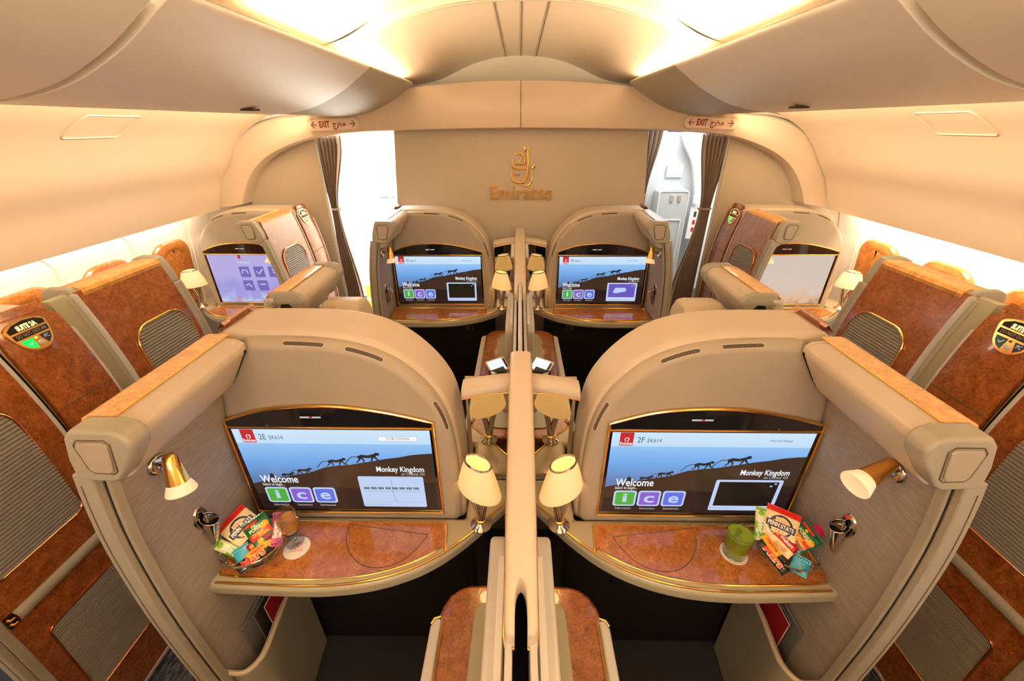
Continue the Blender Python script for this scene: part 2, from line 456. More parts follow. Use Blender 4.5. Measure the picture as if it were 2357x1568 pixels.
b = MB(); b.prism([(-0.9, 0), (-0.9, 1.40), (-0.80, 1.46), (-0.45, 1.46), (-0.25, 1.34), (-0.18, 1.15), (-0.18, 0.8), (0.18, 0.8), (0.18, 1.15), (0.25, 1.34), (0.45, 1.46), (0.80, 1.46), (0.9, 1.40), (0.9, 0)], 1, -0.84, -0.64, 'shell')
for s in (-1, 1): b.box((s * 1.42, -0.84, 0), (s * 2.35, -0.64, 1.44), 'shell')
struct(b, 'wall_rear_partition')  # unseen stand-in for the aft suite shells, added to shade the lower suites
# ceiling: main vault, dropped end vault, closing walls
def arc_section(pts, n=6): return spline(pts, n)
main = arc_section([(-1.30, 2.20), (-1.05, 2.225), (-0.85, 2.25), (-0.6, 2.345), (-0.3, 2.415), (0, 2.432), (0.3, 2.415), (0.6, 2.345), (0.85, 2.25), (1.05, 2.225), (1.30, 2.20)])
b = MB(); b.loft([[(x, Y0, z) for x, z in main], [(x, 2.14, z) for x, z in main]], 'ceiling', closed=False)
sec1 = arc_section([(-1.20, 2.185), (-0.95, 2.19), (-0.762, 2.222), (-0.545, 2.322), (-0.30, 2.382), (0, 2.40), (0.30, 2.382), (0.545, 2.322), (0.762, 2.222), (0.95, 2.19), (1.20, 2.185)])
sec2 = arc_section([(-1.20, 2.182), (-0.95, 2.184), (-0.74, 2.188), (-0.555, 2.215), (-0.29, 2.315), (0, 2.352), (0.29, 2.315), (0.555, 2.215), (0.74, 2.188), (0.95, 2.184), (1.20, 2.182)])
rings = []
for k in range(11):
    t = k / 10; rings.append([(a[0] + (c[0] - a[0]) * t, 2.12 + (3.30 - 2.12) * t, a[1] + (c[1] - a[1]) * t) for a, c in zip(sec1, sec2)])
b.loft(rings, 'vault', closed=False)
b.loft([[(x, 2.12, z) for x, z in sec1], [(x, 2.12, z + 0.05) for x, z in sec1]], 'vault', closed=False)
ceil_ = struct(b, 'ceiling')
c = MB(); c.tube([(x, 2.117, z - 0.002) for x, z in sec1], 0.005, 'bin_dark', 6); c.build('vault_edge_trim', ceil_)
for x1, x2, nme in ((0.0, 0.0, 'ceiling_joint'), (-0.115, -0.10, 'ceiling_joint'), (0.115, 0.10, 'ceiling_joint')):
    c = MB(); zz = lambda x, S_: interp(S_, x)
    c.tube([(x1, 2.12, zz(x1, sec1) - 0.0005), (x2, 3.28, zz(x2, sec2) - 0.0005)], 0.0022, 'seam', 5); c.build(nme, ceil_)
b = MB(); b.box((-1.6, 3.28, 2.0), (1.6, 3.32, 2.6), 'bin_dark'); struct(b, 'trim_3')
b = MB(); b.box((-2.6, Y0, 2.68), (2.6, 5.2, 2.72), 'bin_dark'); struct(b, 'trim_4')
b = MB()
for s in (-1, 1): b.box((s * 2.56, Y0, 0), (s * 2.6, 5.2, 2.7), 'bin_dark')
struct(b, 'trim_5')

# header arch with its rounded nose
outer = spline([(2.17, 1.425), (2.135, 1.52), (2.075, 1.655), (1.99, 1.78), (1.88, 1.88), (1.74, 1.955), (1.58, 1.995), (1.41, 2.01), (1.166, 2.062), (0.933, 2.112), (0.664, 2.160), (0.27, 2.186), (0, 2.19)], 5)
inner = spline([(1.975, 1.452), (1.955, 1.50), (1.92, 1.56), (1.87, 1.63), (1.80, 1.70), (1.71, 1.76), (1.60, 1.81), (1.48, 1.85), (1.34, 1.88), (1.1, 1.902), (0.83, 1.912), (0.4, 1.920), (0, 1.924)], 5)
full_o = outer + [(-x, z) for x, z in reversed(outer[:-1])]; full_i = inner + [(-x, z) for x, z in reversed(inner[:-1])]
b = MB(); rings = []
for (t, yv) in ((0.0, 3.14), (0.0, 3.02), (0.03, 3.0), (0.25, 2.985), (0.55, 2.985), (0.93, 3.0), (1.0, 3.015), (1.0, 3.14)):
    rings.append([(i_[0] + (o_[0] - i_[0]) * t, yv, i_[1] + (o_[1] - i_[1]) * t) for i_, o_ in zip(full_i, full_o)])
n_ = len(full_o)
cols = [[rings[k][i] for k in range(len(rings))] for i in range(n_)]
b.loft(cols, 'header', True, True)
hd = struct(b, 'trim_6')
c = MB(); c.box((-0.002, 2.982, 1.925), (0.002, 2.986, 2.188), 'seam'); c.build('header_joint', hd)
c = MB()   # shadow gap liner between sidewall panel and header
for s in (-1, 1):
    c.tube([(s * (x + 0.012), 2.993, z + 0.006) for x, z in outer[:36]], 0.008, 'bin_dark', 6)
c.build('edge_gasket', hd)
# bulkhead with the logo (a monument block between the aisles)
b = MB(); b.prism([(-0.86, 1.93), (-0.905, 1.38), (-0.93, 0), (0.93, 0), (0.905, 1.38), (0.86, 1.93)], 1, 3.10, 4.9, 'bulkhead'); b.box((-0.86, 3.10, 1.93), (0.86, 3.3, 2.1), 'bulkhead')
struct(b, 'wall_front', bevel=0.006)
for s in (-1, 1):
    b = MB(); pts = [(1.435, 0), (1.435, 2.05), (1.9, 2.0), (2.2, 1.6), (2.45, 1.5), (2.5, 0)]
    b.prism(pts, 1, 3.13, 3.17, 'infill'); o = struct(b, 'wall_infill_' + NAME[s], mx=s)
    c = MB(); c.tube([(1.435, 3.15, 0), (1.435, 3.15, 1.9)], 0.012, 'pale', 8); c.build('edge_trim', o, mx=s)

# boarding area beyond the openings
b = MB(); b.box((-2.6, 4.9, 0), (-0.8, 4.95, 2.7), 'white'); b.box((-2.56, 3.2, 0), (-2.5, 4.95, 2.7), 'white'); b.box((-2.6, 3.2, 2.35), (-0.8, 4.95, 2.4), 'white')
fl = struct(b, 'wall_entry_left')
c = MB(); c.tube(spline([(-1.50, 4.895, 2.2), (-1.62, 4.895, 1.9), (-1.78, 4.895, 1.6), (-1.86, 4.895, 1.2), (-1.88, 4.895, 0.6)], 5), 0.006, 'cream', 6); c.build('panel_joint', fl)
b = MB(); b.box((0.8, 4.2, 0), (2.6, 4.25, 2.7), 'grey_wall'); b.box((2.5, 3.2, 0), (2.56, 4.3, 2.7), 'white'); b.box((0.8, 3.2, 2.35), (2.6, 4.3, 2.4), 'white')
fr = struct(b, 'wall_entry_right')
c = MB(); edge = spline([(1.44, 1.95), (1.50, 1.78), (1.60, 1.62), (1.665, 1.40), (1.70, 1.1), (1.71, 0.4)], 5)
c.prism([(x, z) for x, z in edge] + [(2.5, 0.4), (2.5, 1.95)], 1, 4.13, 4.2, 'white'); c.build('lining_panel', fr)
c = MB(); c.tube([(x, 4.128, z) for x, z in edge], 0.010, 'grey_line', 6); c.build('lining_edge', fr)

# ================================================================== OVERHEAD BINS
BIN = spline([(0.672, 2.184), (0.662, 2.170), (0.708, 2.138), (0.796, 2.083), (0.905, 2.033), (0.991, 2.009), (1.084, 1.995), (1.20, 1.995), (1.33, 2.02)], 5) + [(1.34, 2.04), (1.0, 2.11), (0.74, 2.165)]
for s in (-1, 1):
    side = NAME[s]
    for (a, c, lab) in ((-1.0, 0.945, 'cream overhead bin on the %s nearest the camera, cut by the picture edge' % side), (0.972, 2.12, 'long cream overhead bin on the %s beside the ceiling cove light' % side)):
        base = (s * 1.0, (a + c) / 2, 2.0)
        t = thing('overhead_bin', lab, 'overhead bin', base, 'pivoting overhead bins')
        b = MB(); b.prism(BIN, 1, a, c, 'bin'); b.build('bin_bucket', t, base=base, mx=s, bevel=0.006)
        b = MB(); ym = 1.70 if a > 0 else 0.2
        if a > 0:
            b.box((0.985, ym, 2.004), (1.03, ym + 0.05, 1.997), 'vent'); b.build('latch', t, base=base, mx=s)
    b = MB(); b.prism([(x + 0.03, z + 0.018) for x, z in BIN], 1, 0.5, 1.5, 'bin_dark'); b.build('trim_7' if s < 0 else 'trim_8', mx=s)['kind'] = 'structure'
    b = MB(); b.prism([(x + 0.012, z + 0.004) for x, z in BIN], 1, 2.125, 3.0, 'bin_dark')
    o = b.build('trim_9' if s < 0 else 'trim_10', mx=s); o['kind'] = 'structure'

# ================================================================== EXIT SIGNS, LOGO
for s in (-1, 1):
    M = frame(s * 1.217, 2.984, 1.953, (1, 0, 0.03 * s * -1), (0, 0, 1))
    t = thing('exit_sign', 'oval cream exit sign with red lettering over the %s curtain' % NAME[s], 'exit sign', tuple(M.translation), 'exit signs on the header arch')
    bs = tuple(M.translation)
    b = MB(); b.prism([(x, z) for x, z in rrect(-0.17, -0.032, 0.17, 0.032, 0.03, 6)], 2, -0.004, 0.003, 'cream')
    b.v = [tuple(M @ Vector(v)) for v in b.v]; b.build('sign_plate', t, base=bs, bevel=0.002)
    b = MB(); b.tube([tuple(M @ Vector((x, z, 0.003))) for x, z in rrect(-0.172, -0.034, 0.172, 0.034, 0.032, 6)], 0.003, 'header', 6, True); b.build('raised_rim', t, base=bs)
    M2 = M @ Matrix.Translation((0, 0, 0.0045)); b = MB()
    b.text('EXIT', 0.05, M2 @ Matrix.Translation((-0.058, 0, 0)), 'red_ink', width=0.068, bold=0.0018); b.build('exit_word', t, base=bs, smooth=None); b = MB()
    b.text('\uFE9D\uFEAE\uFEA8\uFEE3', 0.045, M2 @ Matrix.Translation((0.04, 0.002, 0)), 'red_ink', width=0.085, bold=0.0014); b.build('arabic_word', t, base=bs, smooth=None)
    for k in (-1, 1):
        b = MB(); b.line([(k * 0.108, 0), (k * 0.14, 0)], 0.005, M2, 'red_ink'); b.line([(k * 0.125, 0.017), (k * 0.143, 0), (k * 0.125, -0.017)], 0.006, M2, 'red_ink'); b.build('arrow', t, base=bs, smooth=None)

M = frame(0.004, 3.096, 1.51, (1, 0, 0), (0, 0, 1))
t = thing('wall_logo', 'raised gold airline emblem and lettering on the beige front bulkhead', 'logo', tuple(M.translation)); bs = tuple(M.translation)
b = MB()
b.text('Emirates', 0.135, M @ Matrix.Translation((0, 0, 0.0)), 'gold', width=0.445, extrude=0.010, bold=0.0012); b.build('lettering', t, base=bs, smooth=None)
b = MB()
def lg(pts, rad, sm=True):
    q = spline(pts, 5) if sm else pts
    nn = len(q); b.tube([tuple(M @ Vector((x, z, 0.001))) for x, z in q], rad, 'gold', 8, rads=[rad * (0.55 + 0.45 * math.sin(math.pi * min(1, (i + 0.6) / nn))) for i in range(nn)])
lg([(0.052, 0.30), (0.046, 0.28), (0.050, 0.21), (0.046, 0.12), (0.040, 0.085)], 0.008)           # tall stem
lg([(0.020, 0.305), (0.028, 0.285), (0.018, 0.27)], 0.007)
lg([(-0.036, 0.245), (-0.030, 0.258), (0.0, 0.262), (0.020, 0.240), (0.026, 0.212), (0.018, 0.192), (-0.04, 0.190)], 0.007)
lg([(-0.062, 0.235), (-0.060, 0.185), (-0.045, 0.168), (0.02, 0.165), (0.066, 0.160)], 0.007)
lg([(-0.062, 0.160), (-0.063, 0.10), (-0.045, 0.078), (0.0, 0.070), (0.022, 0.078), (0.020, 0.12)], 0.008)
lg([(0.074, 0.150), (0.078, 0.10), (0.066, 0.065), (0.036, 0.052), (0.006, 0.058)], 0.008)
lg([(0.078, 0.168), (0.098, 0.188)], 0.011, False)
for x in (-0.036, -0.012): lg([(x, 0.128), (x + 0.001, 0.118)], 0.008, False)
lg([(-0.02, 0.20), (0.008, 0.232)], 0.004, False)
b.build('emblem', t, base=bs)

# ================================================================== CURTAINS
def curtain(s, top, waist, foot, y, z1, zw, lab, npl=7):
    base = (s * (top[0] + top[1]) / 2, y, 0)
    t = thing('curtain', lab, 'curtain', base, 'tied brown curtains')
    b = MB(); rows = []
    for k in range(33):
        z = z1 * (1 - k / 32) + 0.01
        if z > zw: u = (z1 - z) / (z1 - zw); u = u * u * (3 - 2 * u); a = top[0] + (waist[0] - top[0]) * u; c = top[1] + (waist[1] - top[1]) * u; amp = 0.028 - 0.012 * u
        else: u = min(1, (zw - z) / 0.7); u = u * u * (3 - 2 * u); a = waist[0] + (foot[0] - waist[0]) * u; c = waist[1] + (foot[1] - waist[1]) * u; amp = 0.016 + 0.010 * u
        row = []
        for i in range(npl * 8 + 1):
            q = i / (npl * 8); ph = q * npl * 2 * math.pi
            row.append((a + (c - a) * (q + 0.012 * math.sin(ph * 2)), y + amp * math.sin(ph + 0.5 * math.sin(z * 4)), z))
        rows.append(row)
    b.loft(rows, 'curtain', closed=False); b.build('drape', t, base=base, mx=s, smooth=80)
    b = MB(); b.tube([(x, y + q, zw) for x, q in [(waist[0] - 0.008, 0), ((waist[0] + waist[1]) / 2, -0.026), (waist[1] + 0.008, 0), ((waist[0] + waist[1]) / 2, 0.026)]], 0.008, 'curtain', 8, True); b.build('tie_band', t, base=base, mx=s)
    b = MB()
    for i in range(6): x = top[0] + (top[1] - top[0]) * (i + 0.5) / 6; b.box((x - 0.006, y - 0.012, z1 - 0.005), (x + 0.006, y - 0.004, z1 + 0.03), 'white')
    b.build('curtain_hooks', t, base=base, mx=s)
curtain(-1, (1.27, 1.465), (1.375, 1.43), (1.31, 1.455), 3.19, 1.875, 1.385, 'brown pleated curtain tied back at the left opening')
curtain(1, (1.27, 1.465), (1.345, 1.42), (1.24, 1.42), 3.19, 1.875, 1.385, 'brown pleated curtain tied back at the right opening')
curtain(1, (0.97, 1.17), (1.035, 1.09), (0.96, 1.12), 3.75, 1.95, 1.40, 'pale far curtain tied back behind the bulkhead right edge', 5)

# ------------------------------------------------------------------ boarding area fittings
em('scr_mist', 'd8e4ec')
t = thing('wall_monitor', 'small pale screen on the white boarding area wall at left', 'screen', (-1.46, 4.88, 1.47))
b = MB(); b.prism([(-0.075, -0.082), (0.2, -0.082), (0.2, 0.085), (-0.10, 0.085)], 1, -0.02, 0.0, 'grey_wall'); b.build('housing', t)
b = MB(); b.prism([(-0.060, -0.068), (0.19, -0.068), (0.19, 0.072), (-0.083, 0.072)], 1, -0.024, -0.02, 'scr_mist'); b.build('screen', t)
for x in (-0.13, -0.10, -0.07, 0.0): b = MB(); b.box((x, -0.012, -0.27), (x + 0.018, -0.003, -0.24), 'charcoal'); b.build('wall_button', t)
b = MB(); b.box((-0.25, -0.006, 0.2), (0.2, 0.0, 0.206), 'grey_line'); b.build('panel_line', t)
t = tag(thing('yellow_box', 'bright yellow striped box standing low beyond the left opening', 'box', (-1.55, 4.3, 0.0)))
b = MB(); b.box((-0.14, -0.1, 0), (0.14, 0.1, 0.40), 'yellow'); b.build('carton', t, bevel=0.005)
b = MB(); b.box((-0.141, -0.101, 0.22), (0.141, 0.101, 0.25), 'off_white'); b.build('band', t)

t = thing('crew_seat', 'grey folded crew seat mounted on the boarding area wall', 'jump seat', (1.47, 4.14, 0))
b = MB(); b.prism([(q[0] , q[1]) for q in rrect(-0.17, 0.25, 0.115, 1.40, (0.02, 0.02, 0.03, 0.03), 5)], 1, -0.10, 0.055, 'grey_wall'); b.build('seat_housing', t, bevel=0.008)
b = MB(); b.tube([(x, -0.104, z) for x, z in rrect(-0.12, 0.4, 0.07, 1.13, 0.01, 3)], 0.006, 'grey_line', 6, True); b.tube([(x, -0.101, z) for x, z in rrect(-0.165, 0.26, 0.11, 1.39, 0.03, 4)], 0.006, 'grey_line', 6, True); b.build('frame_line', t)
b = MB(); b.box((-0.06, -0.11, 1.30), (-0.03, -0.10, 1.36), 'chrome'); b.box((0.01, -0.11, 1.30), (0.04, -0.10, 1.36), 'chrome'); b.box((-0.055, -0.10, 1.40), (0.05, -0.04, 1.425), 'grey_line'); b.build('latch', t, bevel=0.002)
t = thing('wall_notice', 'small white bordered notice on the grey boarding area wall', 'sign', (1.46, 4.19, 1.555))
b = MB(); b.box((-0.075, -0.012, -0.055), (0.075, 0.0, 0.055), 'grey_line'); b.build('border', t, bevel=0.002)
b = MB(); b.box((-0.06, -0.015, -0.042), (0.06, -0.012, 0.042), 'grey_wall'); b.build('plate', t)
t = thing('door_label', 'white label with green and red marks beside the crew seat', 'label', (1.69, 4.09, 1.08))
b = MB(); b.box((-0.05, -0.006, -0.14), (0.05, 0.0, 0.16), 'white'); b.build('sticker', t)
b = MB(); b.box((-0.012, -0.008, 0.07), (0.012, -0.006, 0.12), 'label_green'); b.box((-0.012, -0.008, 0.0), (0.012, -0.006, 0.04), 'scr_red'); b.box((-0.012, -0.008, -0.07), (0.012, -0.006, -0.03), 'scr_red'); b.box((-0.045, -0.03, 0.20), (0.045, 0, 0.27), 'white'); b.build('printed_marks', t)
t = thing('status_light_bar', 'ceiling bar with red and cyan indicator lights past the right opening', 'indicator light', (1.43, 3.95, 1.885))
b = MB(); b.box((-0.16, 0, 0), (0.12, 0.02, 0.022), 'charcoal'); b.build('bar', t)
b = MB(); b.box((-0.10, -0.004, 0.002), (-0.04, 0, 0.02), 'scr_red'); b.box((0.02, -0.004, 0.002), (0.05, 0, 0.02), 'scr_tile_ink'); b.box((-0.03, -0.004, 0.002), (0.0, 0, 0.02), 'scr_blue'); b.build('indicator', t)

# ================================================================== SUITE MODULES (right hand side of the pair; mx=-1 gives the left)
def suite_shell(s, lab, grp='suite shells'):
    base = (s * 0.53, 1.04, 0)
    t = thing('suite_shell', lab, 'suite shell', base, grp)
    inner_ = [(0.186, 0.735), (0.185, 0.82), (0.186, 0.95), (0.194, 1.10), (0.212, 1.21), (0.245, 1.285), (0.295, 1.35), (0.355, 1.402), (0.43, 1.438), (0.52, 1.456), (0.62, 1.462), (0.74, 1.462)]
    hood = spline(inner_, 5) + [(0.815, 1.460), (0.838, 1.44), (0.853, 1.36), (0.872, 1.26), (0.888, 1.15), (0.897, 1.0), (0.898, 0.8), (0.895, 0.735)]
    b = MB(); b.prism(hood, 1, 0.964, 1.145, 'shell'); b.build('hood', t, base=base, mx=s, bevel=0.028, seg=4, clamp=False)
    fp = [(0.199, 0.755)] + spline([(0.198, 0.792), (0.194, 0.95), (0.198, 1.08), (0.214, 1.19), (0.246, 1.272), (0.295, 1.338), (0.355, 1.390), (0.43, 1.425), (0.52, 1.444), (0.62, 1.450), (0.72, 1.450)], 5) + [(0.738, 1.446), (0.846, 1.335), (0.868, 1.20), (0.880, 1.0), (0.884, 0.792), (0.884, 0.755)]
    b = MB(); b.prism(fp, 1, 0.930, 0.990, 'shell_panel'); b.build('front_panel', t, base=base, mx=s, bevel=0.027, seg=5, clamp=False)
    # burl end cap towards the aisle
    b = MB(); rings = []
    zs = [0.03 + 1.44 * k / 28 for k in range(29)]
    y0, y1 = 0.975, 1.158
    for z in zs:
        f = 0 if z < 1.40 else (z - 1.40) / 0.07
        g = 0.05 * (1 - math.sqrt(max(0, 1 - f * f))); x = P(z) + 0.004
        rings.append([(x - 0.02, y0 + g, z), (x - 0.001, y0 + g, z), (x, y0 + g + 0.003, z), (x, y1 - g - 0.003, z), (x - 0.001, y1 - g, z), (x - 0.02, y1 - g, z)])
    b.loft(rings, 'burl'); 
    b.loft([[(P(1.44) - 0.024, y0 + 0.02, 1.466), (P(1.44) - 0.024, y1 - 0.02, 1.466)], [(P(1.46) - 0.01, y0 + 0.02, 1.472), (P(1.46) - 0.01, y1 - 0.02, 1.472)], [(P(1.44) + 0.003, y0 + 0.02, 1.45), (P(1.44) + 0.003, y1 - 0.02, 1.45)]], 'burl', closed=False)
    cap = b.build('end_cap', t, base=base, mx=s)
    b = MB(); zj = 1.17; b.tube([(P(zj) + 0.0045, y0 + 0.004, zj), (P(zj) + 0.0045, y1 - 0.004, zj)], 0.0016, 'seam', 5); b.build('panel_joint', cap, base=base, mx=s)
    b = MB(); rings = []
    for z in zs[:-2]: rings.append([(P(z) - 0.03, 1.1595, z), (P(z) + 0.002, 1.1595, z), (P(z) + 0.002, 1.168, z), (P(z) - 0.03, 1.168, z)])
    b.loft(rings, 'pale'); b.build('edge_trim', t, base=base, mx=s)
    # slotted air vents on the rolled top edge
    fpc = [Vector(q) for q in spline([(0.198, 0.792), (0.194, 0.95), (0.198, 1.08), (0.214, 1.19), (0.246, 1.272), (0.295, 1.338), (0.355, 1.390), (0.43, 1.425), (0.52, 1.444), (0.62, 1.450), (0.72, 1.450)], 12)]
    def vent_slot(pa, pb):
        i0 = min(range(len(fpc)), key=lambda i: (fpc[i] - Vector(pa)).length); i1 = min(range(len(fpc)), key=lambda i: (fpc[i] - Vector(pb)).length)
        q = fpc[min(i0, i1):max(i0, i1) + 1]; L = 48; r1 = []; tot = len(q) - 1; rim1 = []; rim2 = []; BV = 0.028
        b = MB(); rows = []
        for k in range(L + 1):
            u = k / L * tot; i = min(int(u), tot - 1); f = u - i; c = q[i].lerp(q[i + 1], f); tt = (q[i + 1] - q[i]).normalized(); nn = Vector((-tt.y, tt.x))
            hw = 0.0062 * math.sqrt(max(0.02, 1 - max(0, (abs(2 * k / L - 1) - 0.88) / 0.12) ** 2)); row = []
            for g in (-1, -0.4, 0.4, 1):
                a_ = R(45) + g * hw / BV; rr = BV + 0.0008
                row.append((c.x - nn.x * BV + nn.x * rr * math.cos(a_), 0.930 + BV - rr * math.sin(a_), c.y - nn.y * BV + nn.y * rr * math.cos(a_)))
            rows.append(row); rim1.append(row[0]); rim2.append(row[-1])
            if k % 2 == 0 and 0 < k < L: b.tube([row[0], row[1], row[2], row[3]], 0.0005, 'greige', 4)
        b.loft(rows, 'vent', closed=False, caps=False); b.tube(rim1 + list(reversed(rim2)), 0.0013, 'shell', 5, True)
        b.build('air_vent', t, base=base, mx=s)
    vent_slot((0.632, 1.45), (0.52, 1.444)); vent_slot((0.467, 1.436), (0.364, 1.395)); vent_slot((0.24, 1.262), (0.205, 1.152))
    # foot well under the worktop, its shade put into a near-black solid
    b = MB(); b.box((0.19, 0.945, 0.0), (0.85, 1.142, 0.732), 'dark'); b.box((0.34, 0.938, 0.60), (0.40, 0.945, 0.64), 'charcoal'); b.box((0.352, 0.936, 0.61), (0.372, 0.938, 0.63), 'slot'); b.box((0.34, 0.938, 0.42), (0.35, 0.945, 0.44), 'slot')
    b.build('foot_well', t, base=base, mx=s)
    # printed notice under the screen
    b = MB(); x0 = 0.36; bar = [(0.405, 0.565, -1), (0.34, 0.385, -1)]
    b.prism([(0.352, 0.795), (0.645, 0.795), (0.645, 0.806), (0.352, 0.806)], 1, 0.9285, 0.9305, 'greige'); o = b.build('notice_strip', t, base=base, mx=s)
    c = MB(); M = frame(s * 0.498, 0.9282, 0.8005, (1, 0, 0), (0, 0, 1))
    c.text('Stow all equipment for taxi, take-off and landing      Life vest under seat      Fasten seat belt for taxi, take-off and landing', 0.006, M, 'print_grey', width=0.27); c.build('printed_text', o, base=base)
    return t


FRONT = spline([(0.906, 0.690), (0.736, 0.684), (0.60, 0.682), (0.49, 0.690), (0.40, 0.708), (0.315, 0.739), (0.25, 0.776), (0.198, 0.817), (0.145, 0.868), (0.097, 0.923), (0.06, 0.965), (0.037, 0.992)], 4)
def offset_front(d):
    out = []
    for i, q in enumerate(FRONT):
        a = Vector(FRONT[max(0, i - 1)]); c = Vector(FRONT[min(len(FRONT) - 1, i + 1)]); tt = (c - a).normalized(); nn = Vector((tt.y, -tt.x))
        if nn.y < 0 and abs(nn.y) > abs(nn.x): nn = -nn
        if nn.x < 0 and i > 30: nn = -nn
        out.append(tuple(Vector(q) + nn * d))
    return out


def side_console(s, lab):
    base = (s * 0.5, 0.8, 0.735)
    t = thing('side_console', lab, 'console shelf', base, 'curved console shelves')
    out = FRONT + [(0.037, 1.10), (0.182, 1.10), (0.182, 0.927), (0.884, 0.927), (0.884, 0.90), (0.8865, 0.75)]
    b = MB(); b.prism(out, 2, 0.738, 0.79, 'worktop'); b.build('worktop', t, base=base, mx=s, bevel=0.018, seg=4, clamp=False)
    f1 = offset_front(0.009)
    b = MB(); b.tube([(x, y, 0.790) for x, y in f1[1:]], 0.0036, 'gold', 8); b.build('gold_trim', t, base=base, mx=s)
    # burl inlay
    f2 = offset_front(0.026); f2 = [q for q in f2 if 0.232 < q[0] < 0.872 and q[1] < 0.86]
    inl = [(0.884, 0.90)] + [(0.884, 0.735), (0.878, 0.722)] + f2 + [(0.230, 0.800), (0.226, 0.806), (0.236, 0.892), (0.244, 0.901), (0.26, 0.904), (0.872, 0.904)]
    inl = [(0.880, 0.895)] + [(0.882, 0.730), (0.872, 0.718)] + [q for q in f2 if q[0] < 0.86] + [(0.229, 0.803), (0.238, 0.893), (0.248, 0.903)] + [(0.87, 0.905)]
    b = MB(); b.prism(inl, 2, 0.7900, 0.7925, 'burl_mid'); io = b.build('burl_inlay', t, base=base, mx=s)
    b = MB(); b.tube([(x, y, 0.7925) for x, y in inl], 0.0032, 'gold', 8, True); b.build('gold_border', io, base=base, mx=s)
    # half round cut line of the fold-out leaf
    arc = spline([(0.294, 0.858), (0.315, 0.815), (0.35, 0.772), (0.40, 0.748), (0.46, 0.750), (0.515, 0.785), (0.55, 0.84), (0.558, 0.893)], 5)
    b = MB(); b.tube([(x, y, 0.7925) for x, y in arc] , 0.0013, 'seam', 5, True); b.build('leaf_joint', io, base=base, mx=s)
    return t


